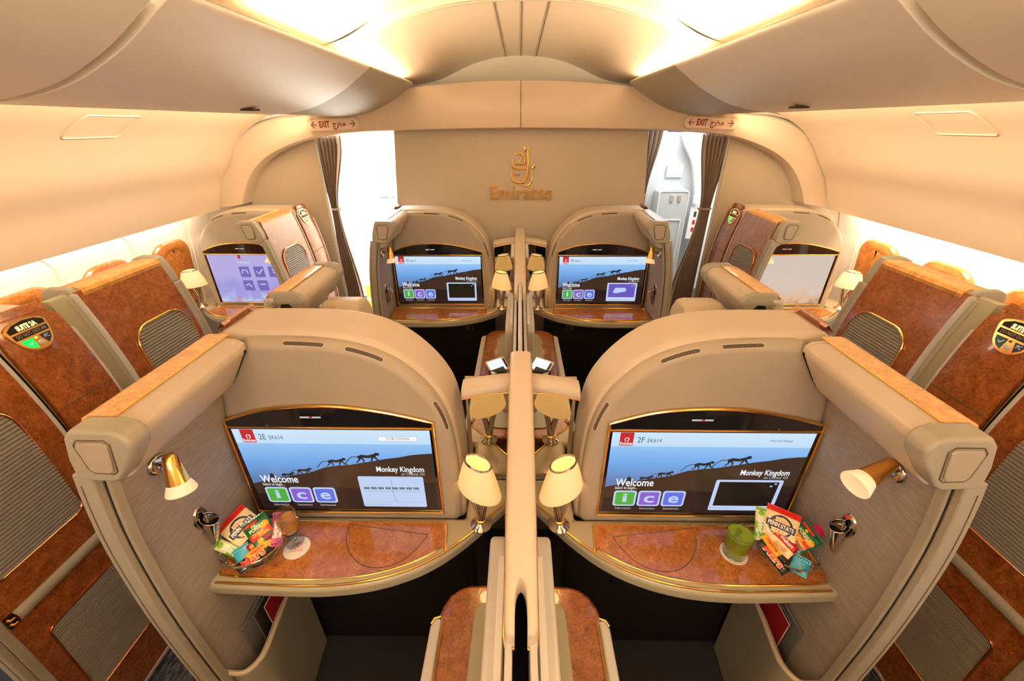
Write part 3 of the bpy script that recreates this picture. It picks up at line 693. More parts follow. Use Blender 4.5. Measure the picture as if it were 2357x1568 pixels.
def disp(b, seat, M, lang, preview, s):
    """welcome picture of the seat monitor, u to the right, v up, 0.6 x 0.345"""
    W_, H_ = 0.585, 0.335; ox, oy = 0.0075, 0.006
    Z = lambda k: M @ Matrix.Translation((ox, oy, 0.0004 * k))
    def q(u, v): return (u * W_, (1 - v) * H_)
    b.poly([q(0, 0), q(0, 1), q(1, 1), q(1, 0)], Z(1), 'scr_sky')
    hill = [(0, 0.66), (0.03, 0.645), (0.12, 0.60), (0.2, 0.565), (0.27, 0.535), (0.33, 0.515), (0.38, 0.475), (0.42, 0.445), (0.5, 0.42), (0.56, 0.41), (0.62, 0.385), (0.68, 0.365), (0.75, 0.335), (0.82, 0.315), (0.89, 0.285), (0.95, 0.272), (1, 0.265)]
    b.poly([q(*a) for a in hill] + [q(1, 1), q(0, 1)], Z(2), 'scr_hill')
    b.poly([q(0, 0.80), q(0.25, 0.76), q(0.45, 0.70), q(0.6, 0.72), q(1, 0.62), q(1, 1), q(0, 1)], Z(3), 'scr_hill_low')
    b.poly([q(0.04, 0), q(0.04, 0.15), q(0.108, 0.15), q(0.108, 0)], Z(3), 'scr_red')
    b.text('Emirates', 0.016, Z(4) @ Matrix.Translation((*q(0.074, 0.125), 0)), 'scr_white', width=0.036, bold=0.0003)
    b.line([q(0.070, 0.10), q(0.065, 0.075), q(0.072, 0.055), q(0.078, 0.07), q(0.083, 0.055), q(0.086, 0.08), q(0.078, 0.105)], 0.0025, Z(4), 'scr_white')
    b.text(seat, 0.030, Z(4) @ Matrix.Translation((*q(0.146, 0.085), 0)), 'scr_ink', width=0.021)
    b.text('EK614', 0.021, Z(4) @ Matrix.Translation((*q(0.214, 0.09), 0)), 'scr_ink', width=0.041)
    if lang == 'box':
        b.poly([q(0.735, 0.065), q(0.735, 0.125), q(0.935, 0.125), q(0.935, 0.065)], Z(3), 'scr_grey'); b.poly([q(0.737, 0.068), q(0.737, 0.12), q(0.933, 0.12), q(0.933, 0.068)], Z(4), 'scr_white')
        b.text('\uc5b8\uc5b4\ub97c \uc120\ud0dd\ud558\uc138\uc694', 0.013, Z(5) @ Matrix.Translation((*q(0.835, 0.095), 0)), 'scr_ink', width=0.07)
    else: b.text('Select your language', 0.012, Z(4) @ Matrix.Translation((*q(0.84, 0.08), 0)), 'scr_ink', width=0.065)
    # walking monkeys on the ridge
    def monkey(u, v, k, tail=True):
        def a(x, yv): return (u * W_ + x * k, (1 - v) * H_ + yv * k)
        b.line([a(-0.5, 0.42), a(-0.25, 0.5), a(0.1, 0.46), a(0.42, 0.58), a(0.58, 0.66)], [0.16 * k, 0.22 * k, 0.2 * k, 0.18 * k, 0.14 * k], Z(4), 'scr_monkey')
        b.line([a(0.5, 0.66), a(0.72, 0.64)], [0.24 * k, 0.16 * k], Z(4), 'scr_monkey')
        for L_ in ([(-0.42, 0.42), (-0.42, 0.22), (-0.62, 0.02)], [(-0.35, 0.42), (-0.18, 0.22), (-0.22, 0.0)], [(0.36, 0.5), (0.26, 0.25), (0.18, 0.05)], [(0.42, 0.52), (0.55, 0.28), (0.8, 0.1)]):
            b.line([a(*x) for x in L_], [0.15 * k, 0.09 * k, 0.06 * k], Z(4), 'scr_monkey')
        if tail: b.line([a(*x) for x in [(-0.52, 0.44), (-0.78, 0.46), (-1.0, 0.28), (-1.3, -0.12)]], 0.05 * k, Z(4), 'scr_monkey')
    monkey(0.655, 0.385, 0.056); monkey(0.485, 0.43, 0.047); monkey(0.30, 0.535, 0.038); monkey(0.205, 0.585, 0.034, False)
    b.poly([q(0.11, 0.60), q(0.107, 0.55), q(0.118, 0.52), q(0.13, 0.535), q(0.14, 0.60)], Z(4), 'scr_monkey')
    b.text('Welcome', 0.044, Z(6) @ Matrix.Translation((*q(0.155, 0.60), 0)), 'scr_white', width=0.118, bold=0.0006)
    b.text('Select to begin...', 0.017, Z(6) @ Matrix.Translation((*q(0.113, 0.665), 0)), 'scr_white', width=0.070)
    for (u, ch, cl, wd, cap) in ((0.115, 'i', 'scr_green', 0.014, 'Information'), (0.247, 'c', 'scr_purple', 0.033, 'Communications'), (0.379, 'e', 'scr_blue', 0.033, 'Entertainment')):
        cx, cy = q(u, 0.805); a_ = 0.036; h_ = 0.0345
        b.poly(rrect(cx - a_, cy - h_, cx + a_, cy + h_, 0.010, 4), Z(5), 'scr_pale'); b.poly(rrect(cx - a_ + 0.006, cy - h_ + 0.006, cx + a_ - 0.006, cy + h_ - 0.006, 0.006, 4), Z(6), cl)
        b.text(ch, 0.062 if ch != 'i' else 0.054, Z(7) @ Matrix.Translation((cx, cy + 0.002, 0)), 'scr_pale', width=wd, bold=0.0012)
        b.text(cap, 0.0135, Z(6) @ Matrix.Translation((*q(u, 0.94), 0)), 'scr_dim', width=0.05)
    b.text('Monkey Kingdom', 0.031, Z(6) @ Matrix.Translation((*q(0.82, 0.46), 0)), 'scr_white', width=0.148, bold=0.0005)
    b.text('on Channel 103', 0.0165, Z(6) @ Matrix.Translation((*q(0.885, 0.517), 0)), 'scr_dim', width=0.072)
    b.poly(rrect(q(0.582, 0)[0], q(0, 0.955)[1], q(0.935, 0)[0], q(0, 0.55)[1], 0.006, 3), Z(5), 'scr_pale')
    pin = [q(0.602, 0.575), q(0.602, 0.89), q(0.915, 0.89), q(0.915, 0.575)]
    if preview == 'plan':
        b.poly(pin, Z(6), 'scr_pale')
        b.poly([q(0.602, 0.74), q(0.602, 0.89), q(0.915, 0.89), q(0.915, 0.74)], Z(7), 'scr_grey'); b.poly([q(0.602, 0.745), q(0.602, 0.885), q(0.915, 0.885), q(0.915, 0.745)], Z(8), 'scr_pale')
        for k in range(8):
            for j in range(3): u0 = 0.606 + k * 0.0385 + j * 0.0105; b.poly([q(u0, 0.685), q(u0, 0.715), q(u0 + 0.008, 0.715), q(u0 + 0.008, 0.685)], Z(8), 'scr_ink')
        b.line([q(0.765, 0.58), q(0.757, 0.73), q(0.77, 0.88)], 0.002, Z(9), 'scr_grey')
    elif preview == 'dark': b.poly(pin, Z(6), 'scr_black')
    else:
        b.poly(pin, Z(6), 'scr_violet'); b.poly([q(0.68, 0.655), q(0.655, 0.76), q(0.69, 0.78), q(0.80, 0.74), q(0.815, 0.69), q(0.79, 0.655)], Z(7), 'scr_pale'); b.poly([q(0.602, 0.868), q(0.602, 0.89), q(0.915, 0.89), q(0.915, 0.868)], Z(7), 'scr_tile_ink')
    if preview != 'plan':
        for u, v in ((0.897, 0.595), (0.877, 0.625)): b.poly([q(u - 0.006, v - 0.008), q(u - 0.006, v + 0.008), q(u + 0.006, v + 0.008), q(u + 0.006, v - 0.008)], Z(8), 'scr_pale')
    b.poly([q(0.592, 0.915), q(0.592, 0.93), q(0.598, 0.9225)], Z(7), 'scr_ink')
    b.text('Watch Airshow & Cameras', 0.012, Z(6) @ Matrix.Translation((*q(0.672, 0.922), 0)), 'scr_grey', width=0.078)


def monitor(x0, dy, lab, seat, lang, preview):
    """x0 = left edge of the screen as seen from the seat"""
    base = (x0, 0.9268 + dy, 0.82); t = thing('seat_monitor', lab, 'monitor', base, 'seat monitors in the suites')
    M = Matrix.Translation((0, 0, 0)) @ frame(0, -0.0008, 0, (1, 0, 0), (0, 0, 1))
    arc = spline([(-0.004, 0.374), (0.12, 0.413), (0.25, 0.427), (0.36, 0.425), (0.48, 0.405), (0.604, 0.372)], 6)
    out = [(-0.006, -0.006), (0.606, -0.006)] + list(reversed(arc))
    b = MB(); b.prism(out, 1, -0.0005, 0.0015, 'scr_bezel'); b.build('backplate', t)
    b = MB(); b.prism([(0.0, 0.352)] + [(x, z - 0.005) for x, z in arc] + [(0.6, 0.352)], 1, -0.0035, 0.0, 'black_gloss'); tp = b.build('camera_panel', t)
    b = MB(); b.box((0.225, -0.0045, 0.386), (0.285, -0.0035, 0.391), 'scr_dim'); b.box((0.252, -0.005, 0.385), (0.261, -0.0045, 0.392), 'scr_red'); b.tube([(0.284, -0.004, 0.391), (0.289, -0.004, 0.397), (0.285, -0.004, 0.402)], 0.0008, 'charcoal', 5); b.build('no_smoking_sign', tp)
    b = MB(); b.tube([(x, -0.003, z) for x, z in out], 0.0048, 'gold', 8, True); b.tube([(-0.004, -0.003, 0.350), (0.604, -0.003, 0.350)], 0.0036, 'gold', 8); b.build('gold_frame', t)
    b = MB()
    if seat: disp(b, seat, M, lang, preview, 1)
    elif preview == 'menu':
        W_, H_ = 0.6, 0.345; q = lambda u, v: (u * W_, (1 - v) * H_); Z = lambda k: M @ Matrix.Translation((0, 0, 0.0004 * k))
        b.poly([q(0.012, 0), q(0.012, 1), q(1, 1), q(1, 0)], Z(1), 'scr_lavender')
        b.poly([q(0.37, 0), q(0.37, 0.08), q(0.40, 0.08), q(0.40, 0)], Z(2), 'scr_red'); b.text('Shopping guide', 0.014, Z(2) @ Matrix.Translation((*q(0.42, 0.15), 0)), 'scr_white', width=0.09)
        for (u, v, k) in ((0.40, 0.35, 0), (0.57, 0.35, 1), (0.74, 0.35, 2), (0.40, 0.64, 3), (0.57, 0.64, 4)):
            cx, cy = q(u, v); b.poly(rrect(cx - 0.036, cy - 0.038, cx + 0.036, cy + 0.038, 0.004, 2), Z(2), 'scr_tile')
            gl = [[(-0.02, -0.01), (-0.015, 0.015), (0.015, 0.01), (0.02, -0.012)], [(-0.02, 0.005), (-0.005, -0.015), (0.025, 0.02)], [(-0.01, 0.02), (0.01, 0.01), (-0.005, 0), (0.012, -0.015)], [(-0.02, 0.0), (0, 0.012), (0.02, -0.012)], [(-0.02, 0.008), (0.02, 0.01)]][k]
            b.line([(cx + x, cy + yv) for x, yv in gl], 0.007, Z(3), 'scr_tile_ink')
        for k in range(6): cx, cy = q(0.14 + k * 0.09, 0.93); b.poly(rrect(cx - 0.010, cy - 0.009, cx + 0.010, cy + 0.009, 0.003, 2), Z(2), 'scr_grey' if k != 1 else 'yellow')
        b.poly(rrect(q(0.70, 0)[0], q(0, 0.97)[1], q(0.80, 0)[0], q(0, 0.89)[1], 0.003, 2), Z(2), 'scr_grey')
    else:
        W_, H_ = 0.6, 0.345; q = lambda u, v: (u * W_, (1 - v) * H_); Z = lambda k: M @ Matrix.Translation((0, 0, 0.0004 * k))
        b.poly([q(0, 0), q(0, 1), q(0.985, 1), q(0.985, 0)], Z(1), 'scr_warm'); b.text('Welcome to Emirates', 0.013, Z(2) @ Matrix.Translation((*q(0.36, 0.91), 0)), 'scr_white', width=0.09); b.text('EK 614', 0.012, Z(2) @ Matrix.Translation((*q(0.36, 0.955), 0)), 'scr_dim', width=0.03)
    b.build('screen', t, smooth=None)
    return t


def ribbed(b, c, y0, z0, y1, z1, rad, t, base, s, flip=lambda y: y, out=0.004, trim='copper'):
    """ribbed inset following the curved wall face"""
    o = rrect(y0, z0, y1, z1, rad, 6)
    def span(z):
        xs = []
        for (a, za), (d, zb) in zip(o, o[1:] + o[:1]):
            if (za - z) * (zb - z) <= 0 and za != zb: xs.append(a + (d - a) * (z - za) / (zb - za))
        return (min(xs), max(xs)) if len(xs) > 1 else None
    n = int((z1 - z0) / 0.0115); d = (z1 - z0) / n; vs = []; fs = []
    rows = []
    for i in range(n):
        for (fz, h) in ((0.04, 0.0), (0.25, 0.0034), (0.5, 0.0046), (0.75, 0.0034), (0.96, 0.0)):
            z = z0 + (i + fz) * d; sp = span(min(max(z, z0 + 1e-4), z1 - 1e-4))
            if sp: rows.append([(P(z) + out - 0.003 + h, flip(sp[0]), z), (P(z) + out - 0.003 + h, flip(sp[1]), z)])
    b.loft(rows, 'slat', closed=False)
    rb = b.build('ribbed_panel', t, base=base, mx=s, smooth=None)
    c.tube([(P(z) + out + 0.0005, flip(a), z) for a, z in o], 0.0036, trim, 8, True)
    c.build('metal_edging', rb, base=base, mx=s)


def wall_slab(b, ya, yb, o0, o1, z0, z1, mt, n=24):
    rings = []
    for k in range(n + 1):
        z = z0 + (z1 - z0) * k / n; x = P(z); rings.append([(x + o0, ya, z), (x + o1, ya, z), (x + o1, yb, z), (x + o0, yb, z)])
    b.loft(rings, mt)


BOL = [(0.824, 1.446), (0.820, 1.458), (0.812, 1.463), (0.765, 1.462), (0.738, 1.460), (0.722, 1.449), (0.719, 1.436), (0.724, 1.422), (0.772, 1.345), (0.79, 1.322), (0.806, 1.310), (0.825, 1.306), (0.832, 1.31), (0.830, 1.40)]
CAPS = [(0.828, 1.452), (0.812, 1.470), (0.742, 1.470), (0.718, 1.460), (0.708, 1.440), (0.714, 1.415), (0.762, 1.352), (0.778, 1.343), (0.840, 1.347), (0.851, 1.360), (0.845, 1.40)]


def privacy_wall(s, lab, rear=False, cat='suite wall'):
    F = (lambda y: rear[0] - (y - 0.555) * rear[1]) if rear else (lambda y: y)
    base = (s * 0.86, F(0.75), 0)
    t = thing('privacy_wall', lab, cat, base, 'suite privacy walls')
    def bb(name, mb, parent=t, **k): 
        return mb.build(name, parent, base=base, mx=s, **k)
    b = MB(); wall_slab(b, F(0.60), F(0.955), -0.030, -0.014, 0.02, 1.40, 'textile'); bb('textile_panel', b)
    b = MB(); wall_slab(b, F(0.60), F(0.965), -0.0138, 0.0, 0.035, 1.455, 'burl', 40); bb('burl_panel', b)
    # door side post with its track slot
    b = MB(); wall_slab(b, F(0.556), F(0.575), -0.036, 0.004, 0.02, 1.36, 'greige'); wall_slab(b, F(0.575), F(0.600), -0.044, 0.005, 0.02, 1.36, 'greige'); po = bb('door_post', b, bevel=0.004)
    b = MB(); wall_slab(b, F(0.5552), F(0.557), -0.0105, -0.0085, 0.05, 1.33, 'seam'); wall_slab(b, F(0.574), F(0.5755), -0.0385, -0.0362, 0.05, 1.33, 'slot'); bb('track_slot', b, po)
    b = MB(); wall_slab(b, F(0.9655), F(0.974), -0.028, 0.004, 0.02, 1.45, 'pale'); bb('edge_trim', b)
    b = MB(); wall_slab(b, F(0.9745), F(0.990), -0.028, -0.012, 0.02, 1.44, 'sage' if rear else 'slot'); bb('shadow_gap', b)
    b = MB(); wall_slab(b, F(0.556), F(0.965), -0.03, 0.003, 0.02, 0.034, 'pale', 2); bb('sill_trim', b)
    # padded bolster and burl capping
    b = MB(); b.prism(BOL, 1, F(0.60), F(0.917 if not rear else 0.945), 'shell')
    if not rear: b.prism([(0.824, 1.43), (0.820, 1.458), (0.812, 1.463), (0.765, 1.462), (0.738, 1.460), (0.722, 1.449), (0.721, 1.43)], 1, F(0.917), F(0.929), 'shell')
    bo_ = bb('bolster', b, bevel=0.006)
    if not rear:
        b = MB(); b.prism([(0.726, 1.428), (0.727, 1.421), (0.775, 1.346), (0.792, 1.324), (0.807, 1.312), (0.825, 1.310), (0.828, 1.428)], 1, F(0.9165), F(0.929), 'slot'); bb('end_gap', b, bo_)  # black filler paints the shade in the groove beside the front panel
    b = MB(); b.prism([(0.8385, 1.437), (0.8405, 1.450), (0.834, 1.461), (0.818, 1.466), (0.772, 1.4655), (0.770, 1.460), (0.82, 1.458), (0.83, 1.445)], 1, F(0.602), F(0.943), 'burl_light'); wc = bb('burl_capping', b)
    b = MB(); b.tube([(0.769, F(0.602), 1.4645), (0.769, F(0.943), 1.4645)], 0.0018, 'gold', 6); bb('gold_line', b, wc)
    b = MB(); b.prism(CAPS, 1, F(0.552), F(0.601), 'greige'); ec = bb('end_cap', b, bevel=0.010, seg=4)
    if not rear:
        b = MB(); b.prism([(0.800, 1.446), (0.756, 1.446), (0.749, 1.439), (0.758, 1.400), (0.764, 1.378), (0.772, 1.372), (0.802, 1.374), (0.808, 1.382), (0.809, 1.436)], 1, F(0.548), F(0.553), 'shell_panel'); bb('release_button', b, ec, bevel=0.002)
        b = MB(); b.tube([(x, F(0.5518), z) for x, z in [(0.803, 1.450), (0.753, 1.450), (0.745, 1.441), (0.760, 1.375), (0.769, 1.368), (0.805, 1.370), (0.812, 1.38), (0.813, 1.438)]], 0.0016, 'seam', 5, True); bb('button_gap', b, ec)
    else:
        b = MB(); b.prism([(x, z) for x, z in CAPS], 1, F(0.944), F(0.968), 'greige'); e2 = bb('end_cap', b, bevel=0.008)
        b = MB(); b.prism([(0.80, 1.40), (0.79, 1.428), (0.765, 1.43), (0.752, 1.415), (0.775, 1.375), (0.80, 1.372)], 1, F(0.9685), F(0.9672), 'slot'); bb('slot_cutout', b, e2)
    ribbed(MB(), MB(), 0.632, 0.86, 0.895, 1.275, (0.03, 0.03, 0.075, 0.075), t, base, s, F, trim='gold' if rear else 'copper')
    ribbed(MB(), MB(), 0.652, 0.235, 0.893, 0.615, (0.035, 0.035, 0.02, 0.02), t, base, s, F)
    b = MB()
    for k in range(1):
        rings = []
        for i in range(9):
            a = R(-90 + 180 * i / 8); z = 0.735 + 0.020 * math.sin(a); rings.append([(P(z) + 0.014 * math.cos(a), F(0.625), z), (P(z) + 0.014 * math.cos(a), F(0.944), z)])
        b.loft(rings, 'greige', closed=False)
    rl = bb('bump_rail', b)
    b = MB(); b.box((P(0.735), F(0.603), 0.715), (P(0.735) + 0.004, F(0.625), 0.757), 'slot'); 
    for z in (0.727, 0.745): b.tube([(P(z) + 0.004, F(0.606), z + 0.006), (P(z) + 0.010, F(0.61), z), (P(z) + 0.010, F(0.617), z), (P(z) + 0.004, F(0.622), z - 0.006)], 0.004, 'copper', 8)
    bb('latch', b, rl)
    return t


ROWN = {2: 'near row', 1: 'front row'}
# --- centre pair, row two (near) and row one (front)
shL = suite_shell(-1, 'beige arched suite shell, large near one left of the centre divider'); shR = suite_shell(1, 'beige arched suite shell, large near one right of the centre divider')
coL = side_console(-1, 'curved burl inlaid console shelf under the near left screen'); coR = side_console(1, 'curved burl inlaid console shelf under the near right screen, green drink on it')
pwL = privacy_wall(-1, 'padded textile suite wall at the left, with gold reading light, nearest'); pwR = privacy_wall(1, 'padded textile suite wall at the right, with gold reading light, nearest')
fo = (0, PITCH, 0)
sh1L = copy_tree(shL, fo, 'beige arched suite shell against the bulkhead, left of the centre divider'); sh1R = copy_tree(shR, fo, 'beige arched suite shell against the bulkhead, right of the centre divider')
copy_tree(coL, fo, 'curved burl console shelf in the front row, left of the centre divider'); copy_tree(coR, fo, 'curved burl console shelf in the front row, right of the centre divider')
copy_tree(pwL, fo, 'narrow suite wall beside the left opening, front row centre pair'); copy_tree(pwR, fo, 'narrow suite wall beside the right opening, front row centre pair')
# --- window suites
wA2 = (-SIDEL, 0, 0); wK2 = (SIDER, 0, 0); wA1 = (-SIDEL, PITCH, 0); wK1 = (SIDER, PITCH, 0)
EXT = 0.09
sA = suite_shell(1, 'suite shell with glossy burl end and lit green sign reading SUITE 2A'); sK = suite_shell(-1, 'suite shell with glossy burl end and unlit green sign at the right picture edge')
cA = side_console(1, 'burl console shelf of the left window suite, mostly out of view'); cK = side_console(-1, 'burl console shelf of the right window suite, mostly out of view')
EXT = 0.0
for o, w_ in ((sA, wA2), (sK, wK2), (cA, wA2), (cK, wK2)): o.location = Vector(o.location) + Vector(w_) + Vector((0, DY, 0))
shA2, shK2 = sA, sK
shA1 = copy_tree(sA, fo, 'window suite shell far left with a lavender screen'); shK1 = copy_tree(sK, fo, 'window suite shell far right with a warm brown screen')
copy_tree(cA, fo, 'burl console shelf under the lavender screen, far left'); copy_tree(cK, fo, 'burl console shelf under the warm brown screen, far right')
copy_tree(pwR, wA2, 'burl aisle wall with two ribbed panels at the left picture edge'); copy_tree(pwL, wK2, 'burl aisle wall with two ribbed panels at the right picture edge')
copy_tree(pwR, wA1, 'burl aisle wall of the far left window suite, overlapping its screen'); copy_tree(pwL, wK1, 'burl aisle wall of the far right window suite, overlapping its screen')
# --- rear halves of the row one walls, on the other side of each door opening
rwR = privacy_wall(1, 'low slung burl capped wall end right of the divider, behind the near shell', (1.57, 0.82)); rwL = privacy_wall(-1, 'low slung burl capped wall end left of the divider, behind the near shell', (1.57, 0.82))
ra = privacy_wall(1, 'upright burl wall with ribbed window left of centre, behind the SUITE 2A panel', (1.665, 0.98)); rk = privacy_wall(-1, 'upright burl wall with ribbed window at the right, behind the right sign panel', (1.665, 0.98))
ra.location.x -= SIDEL; rk.location.x += SIDER
# --- plain filler between shell and rear wall
for s in (-1, 1):
    SD = SIDEL if s < 0 else SIDER
    base = (s * (SD - 0.86), 1.22, 0)
    b = MB(); rings = []
    for k in range(25):
        z = 0.02 + 1.43 * k / 24; x = SD - P(z) + 0.018; rings.append([(x, 1.190, z), (x + 0.03, 1.190, z), (x + 0.03, 1.262, z), (x, 1.262, z)])
    b.loft(rings, 'sage')
    o = b.build('filler_panel', base=base, loc=base, mx=s)
    tag(o, 'plain sage green panel between the %s sign panel and ribbed burl wall' % NAME[s], 'panel', 'sage filler panels')
    base = (s * 0.87, 1.17, 0)
    b = MB(); wall_slab(b, 1.171, 1.230, -0.04, -0.012, 0.02, 1.43, 'sage'); o = b.build('filler_panel', base=base, loc=base, mx=s)
    tag(o, 'narrow sage filler strip behind the near %s arched shell' % NAME[s], 'panel', 'sage filler panels')

# --- monitors
monitor(-0.859, 0, 'lit monitor reading 2E with a pale seat map window, near left', '2E', 'box', 'plan')
monitor(0.259, 0, 'lit monitor reading 2F with a black preview window, near right', '2F', 'text', 'dark')
monitor(-0.859, PITCH, 'lit welcome monitor with dark preview in the front row, left of the divider', '1E', 'text', 'dark')
monitor(0.259, PITCH, 'lit welcome monitor with violet preview in the front row, right of the divider', '1F', 'text', 'violet')
monitor(0.259 - SIDEL - 0.09, PITCH + DY, 'lavender menu monitor with square tiles, far left', None, None, 'menu')
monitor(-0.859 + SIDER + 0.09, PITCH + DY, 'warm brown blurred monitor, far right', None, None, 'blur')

# --- suite signs on the burl end caps of the window shells
def suite_sign(sh, s, x0, y0, dy, txt, lit):
    zc = 1.395; cx = s * ((SIDEL if s < 0 else SIDER) - P(zc) - 0.005)
    tx = (P(zc + 0.04) - P(zc - 0.04)) / 0.08
    v = Vector((-s * tx, 0, 1)); u = Vector((0, -s, 0)); 
    M0 = frame(cx, y0, zc, u, v)
    # local to the shell root
    rt = Vector(sh.location); Mi = Matrix.Translation(-rt) @ M0 @ Matrix.Diagonal((0.88, 0.88, 1, 1))
    out = [(-0.066, 0.036), (-0.04, 0.052), (0.0, 0.058), (0.04, 0.052), (0.062, 0.036), (0.058, 0.0), (0.045, -0.034), (0.022, -0.052), (0.0, -0.056), (-0.022, -0.052), (-0.045, -0.034), (-0.060, 0.0)]
    out = [tuple(q) for q in spline([(x, yv) for x, yv in out], 3, True)]
    b = MB(); b.prism(out, 2, 0.0, 0.004, 'gold'); b.v = [tuple(Mi @ Vector(q)) for q in b.v]
    root = b.build('suite_sign', sh); 
    Z = lambda k: Mi @ Matrix.Translation((0, 0, 0.0045 + 0.0004 * k))
    b = MB(); b.poly([(-0.056, 0.021), (0.055, 0.021), (0.056, 0.035), (0.035, 0.047), (0, 0.052), (-0.035, 0.047), (-0.057, 0.034)][::1], Z(0), 'label_black'); b.poly([(-0.054, -0.003), (0.052, -0.003), (0.054, 0.015), (-0.055, 0.015)], Z(0), 'label_black'); b.build('nameplate', root, smooth=None)
    b = MB(); b.text(txt, 0.022, Z(1) @ Matrix.Translation((0, 0.031, 0)), 'lit_gold_text', width=0.062, bold=0.0012); b.text('DO NOT DISTURB', 0.015, Z(1) @ Matrix.Translation((0, 0.006, 0)), 'dim_text', width=0.094); b.build('lettering', root, smooth=None)
    b = MB(); b.poly([(-0.047, -0.010), (-0.010, -0.010), (-0.012, -0.048), (-0.030, -0.040), (-0.042, -0.026)][::-1], Z(0), 'lit_green' if lit else 'label_green'); b.line([(-0.032, -0.024), (-0.026, -0.030), (-0.017, -0.018)], 0.003, Z(1), 'scr_dim'); b.build('ready_light', root, smooth=None)
    b = MB(); b.poly([(0.012, -0.010), (0.048, -0.010), (0.040, -0.030), (0.024, -0.044)][::-1], Z(0), 'label_navy'); b.text('PC', 0.017, Z(1) @ Matrix.Translation((0.030, -0.021, 0)), 'scr_dim', width=0.015); b.build('call_light', root, smooth=None)
    b = MB(); b.lathe([(0.0, 0.0), (0.009, 0.0), (0.008, 0.003), (0.0, 0.0045)], 'pale', Z(0) @ Matrix.Translation((0.003, -0.034, 0)), 16); b.lathe([(0, 0), (0.0045, 0), (0.0035, 0.002), (0, 0.0025)], 'lit_amber' if lit else 'seam', Z(0) @ Matrix.Translation((-0.001, -0.014, 0)), 12); b.build('push_button', root)
suite_sign(shA2, -1, 0, 0.995 + 0.06 + DY, 0, 'SUITE 2A', True); suite_sign(shK2, 1, 0, 0.995 + 0.06 + DY, 0, 'SUITE 2K', False)
suite_sign(shA1, -1, 0, 1.055 + DY + PITCH, 0, 'SUITE 1A', False); suite_sign(shK1, 1, 0, 1.055 + DY + PITCH, 0, 'SUITE 1K', True)

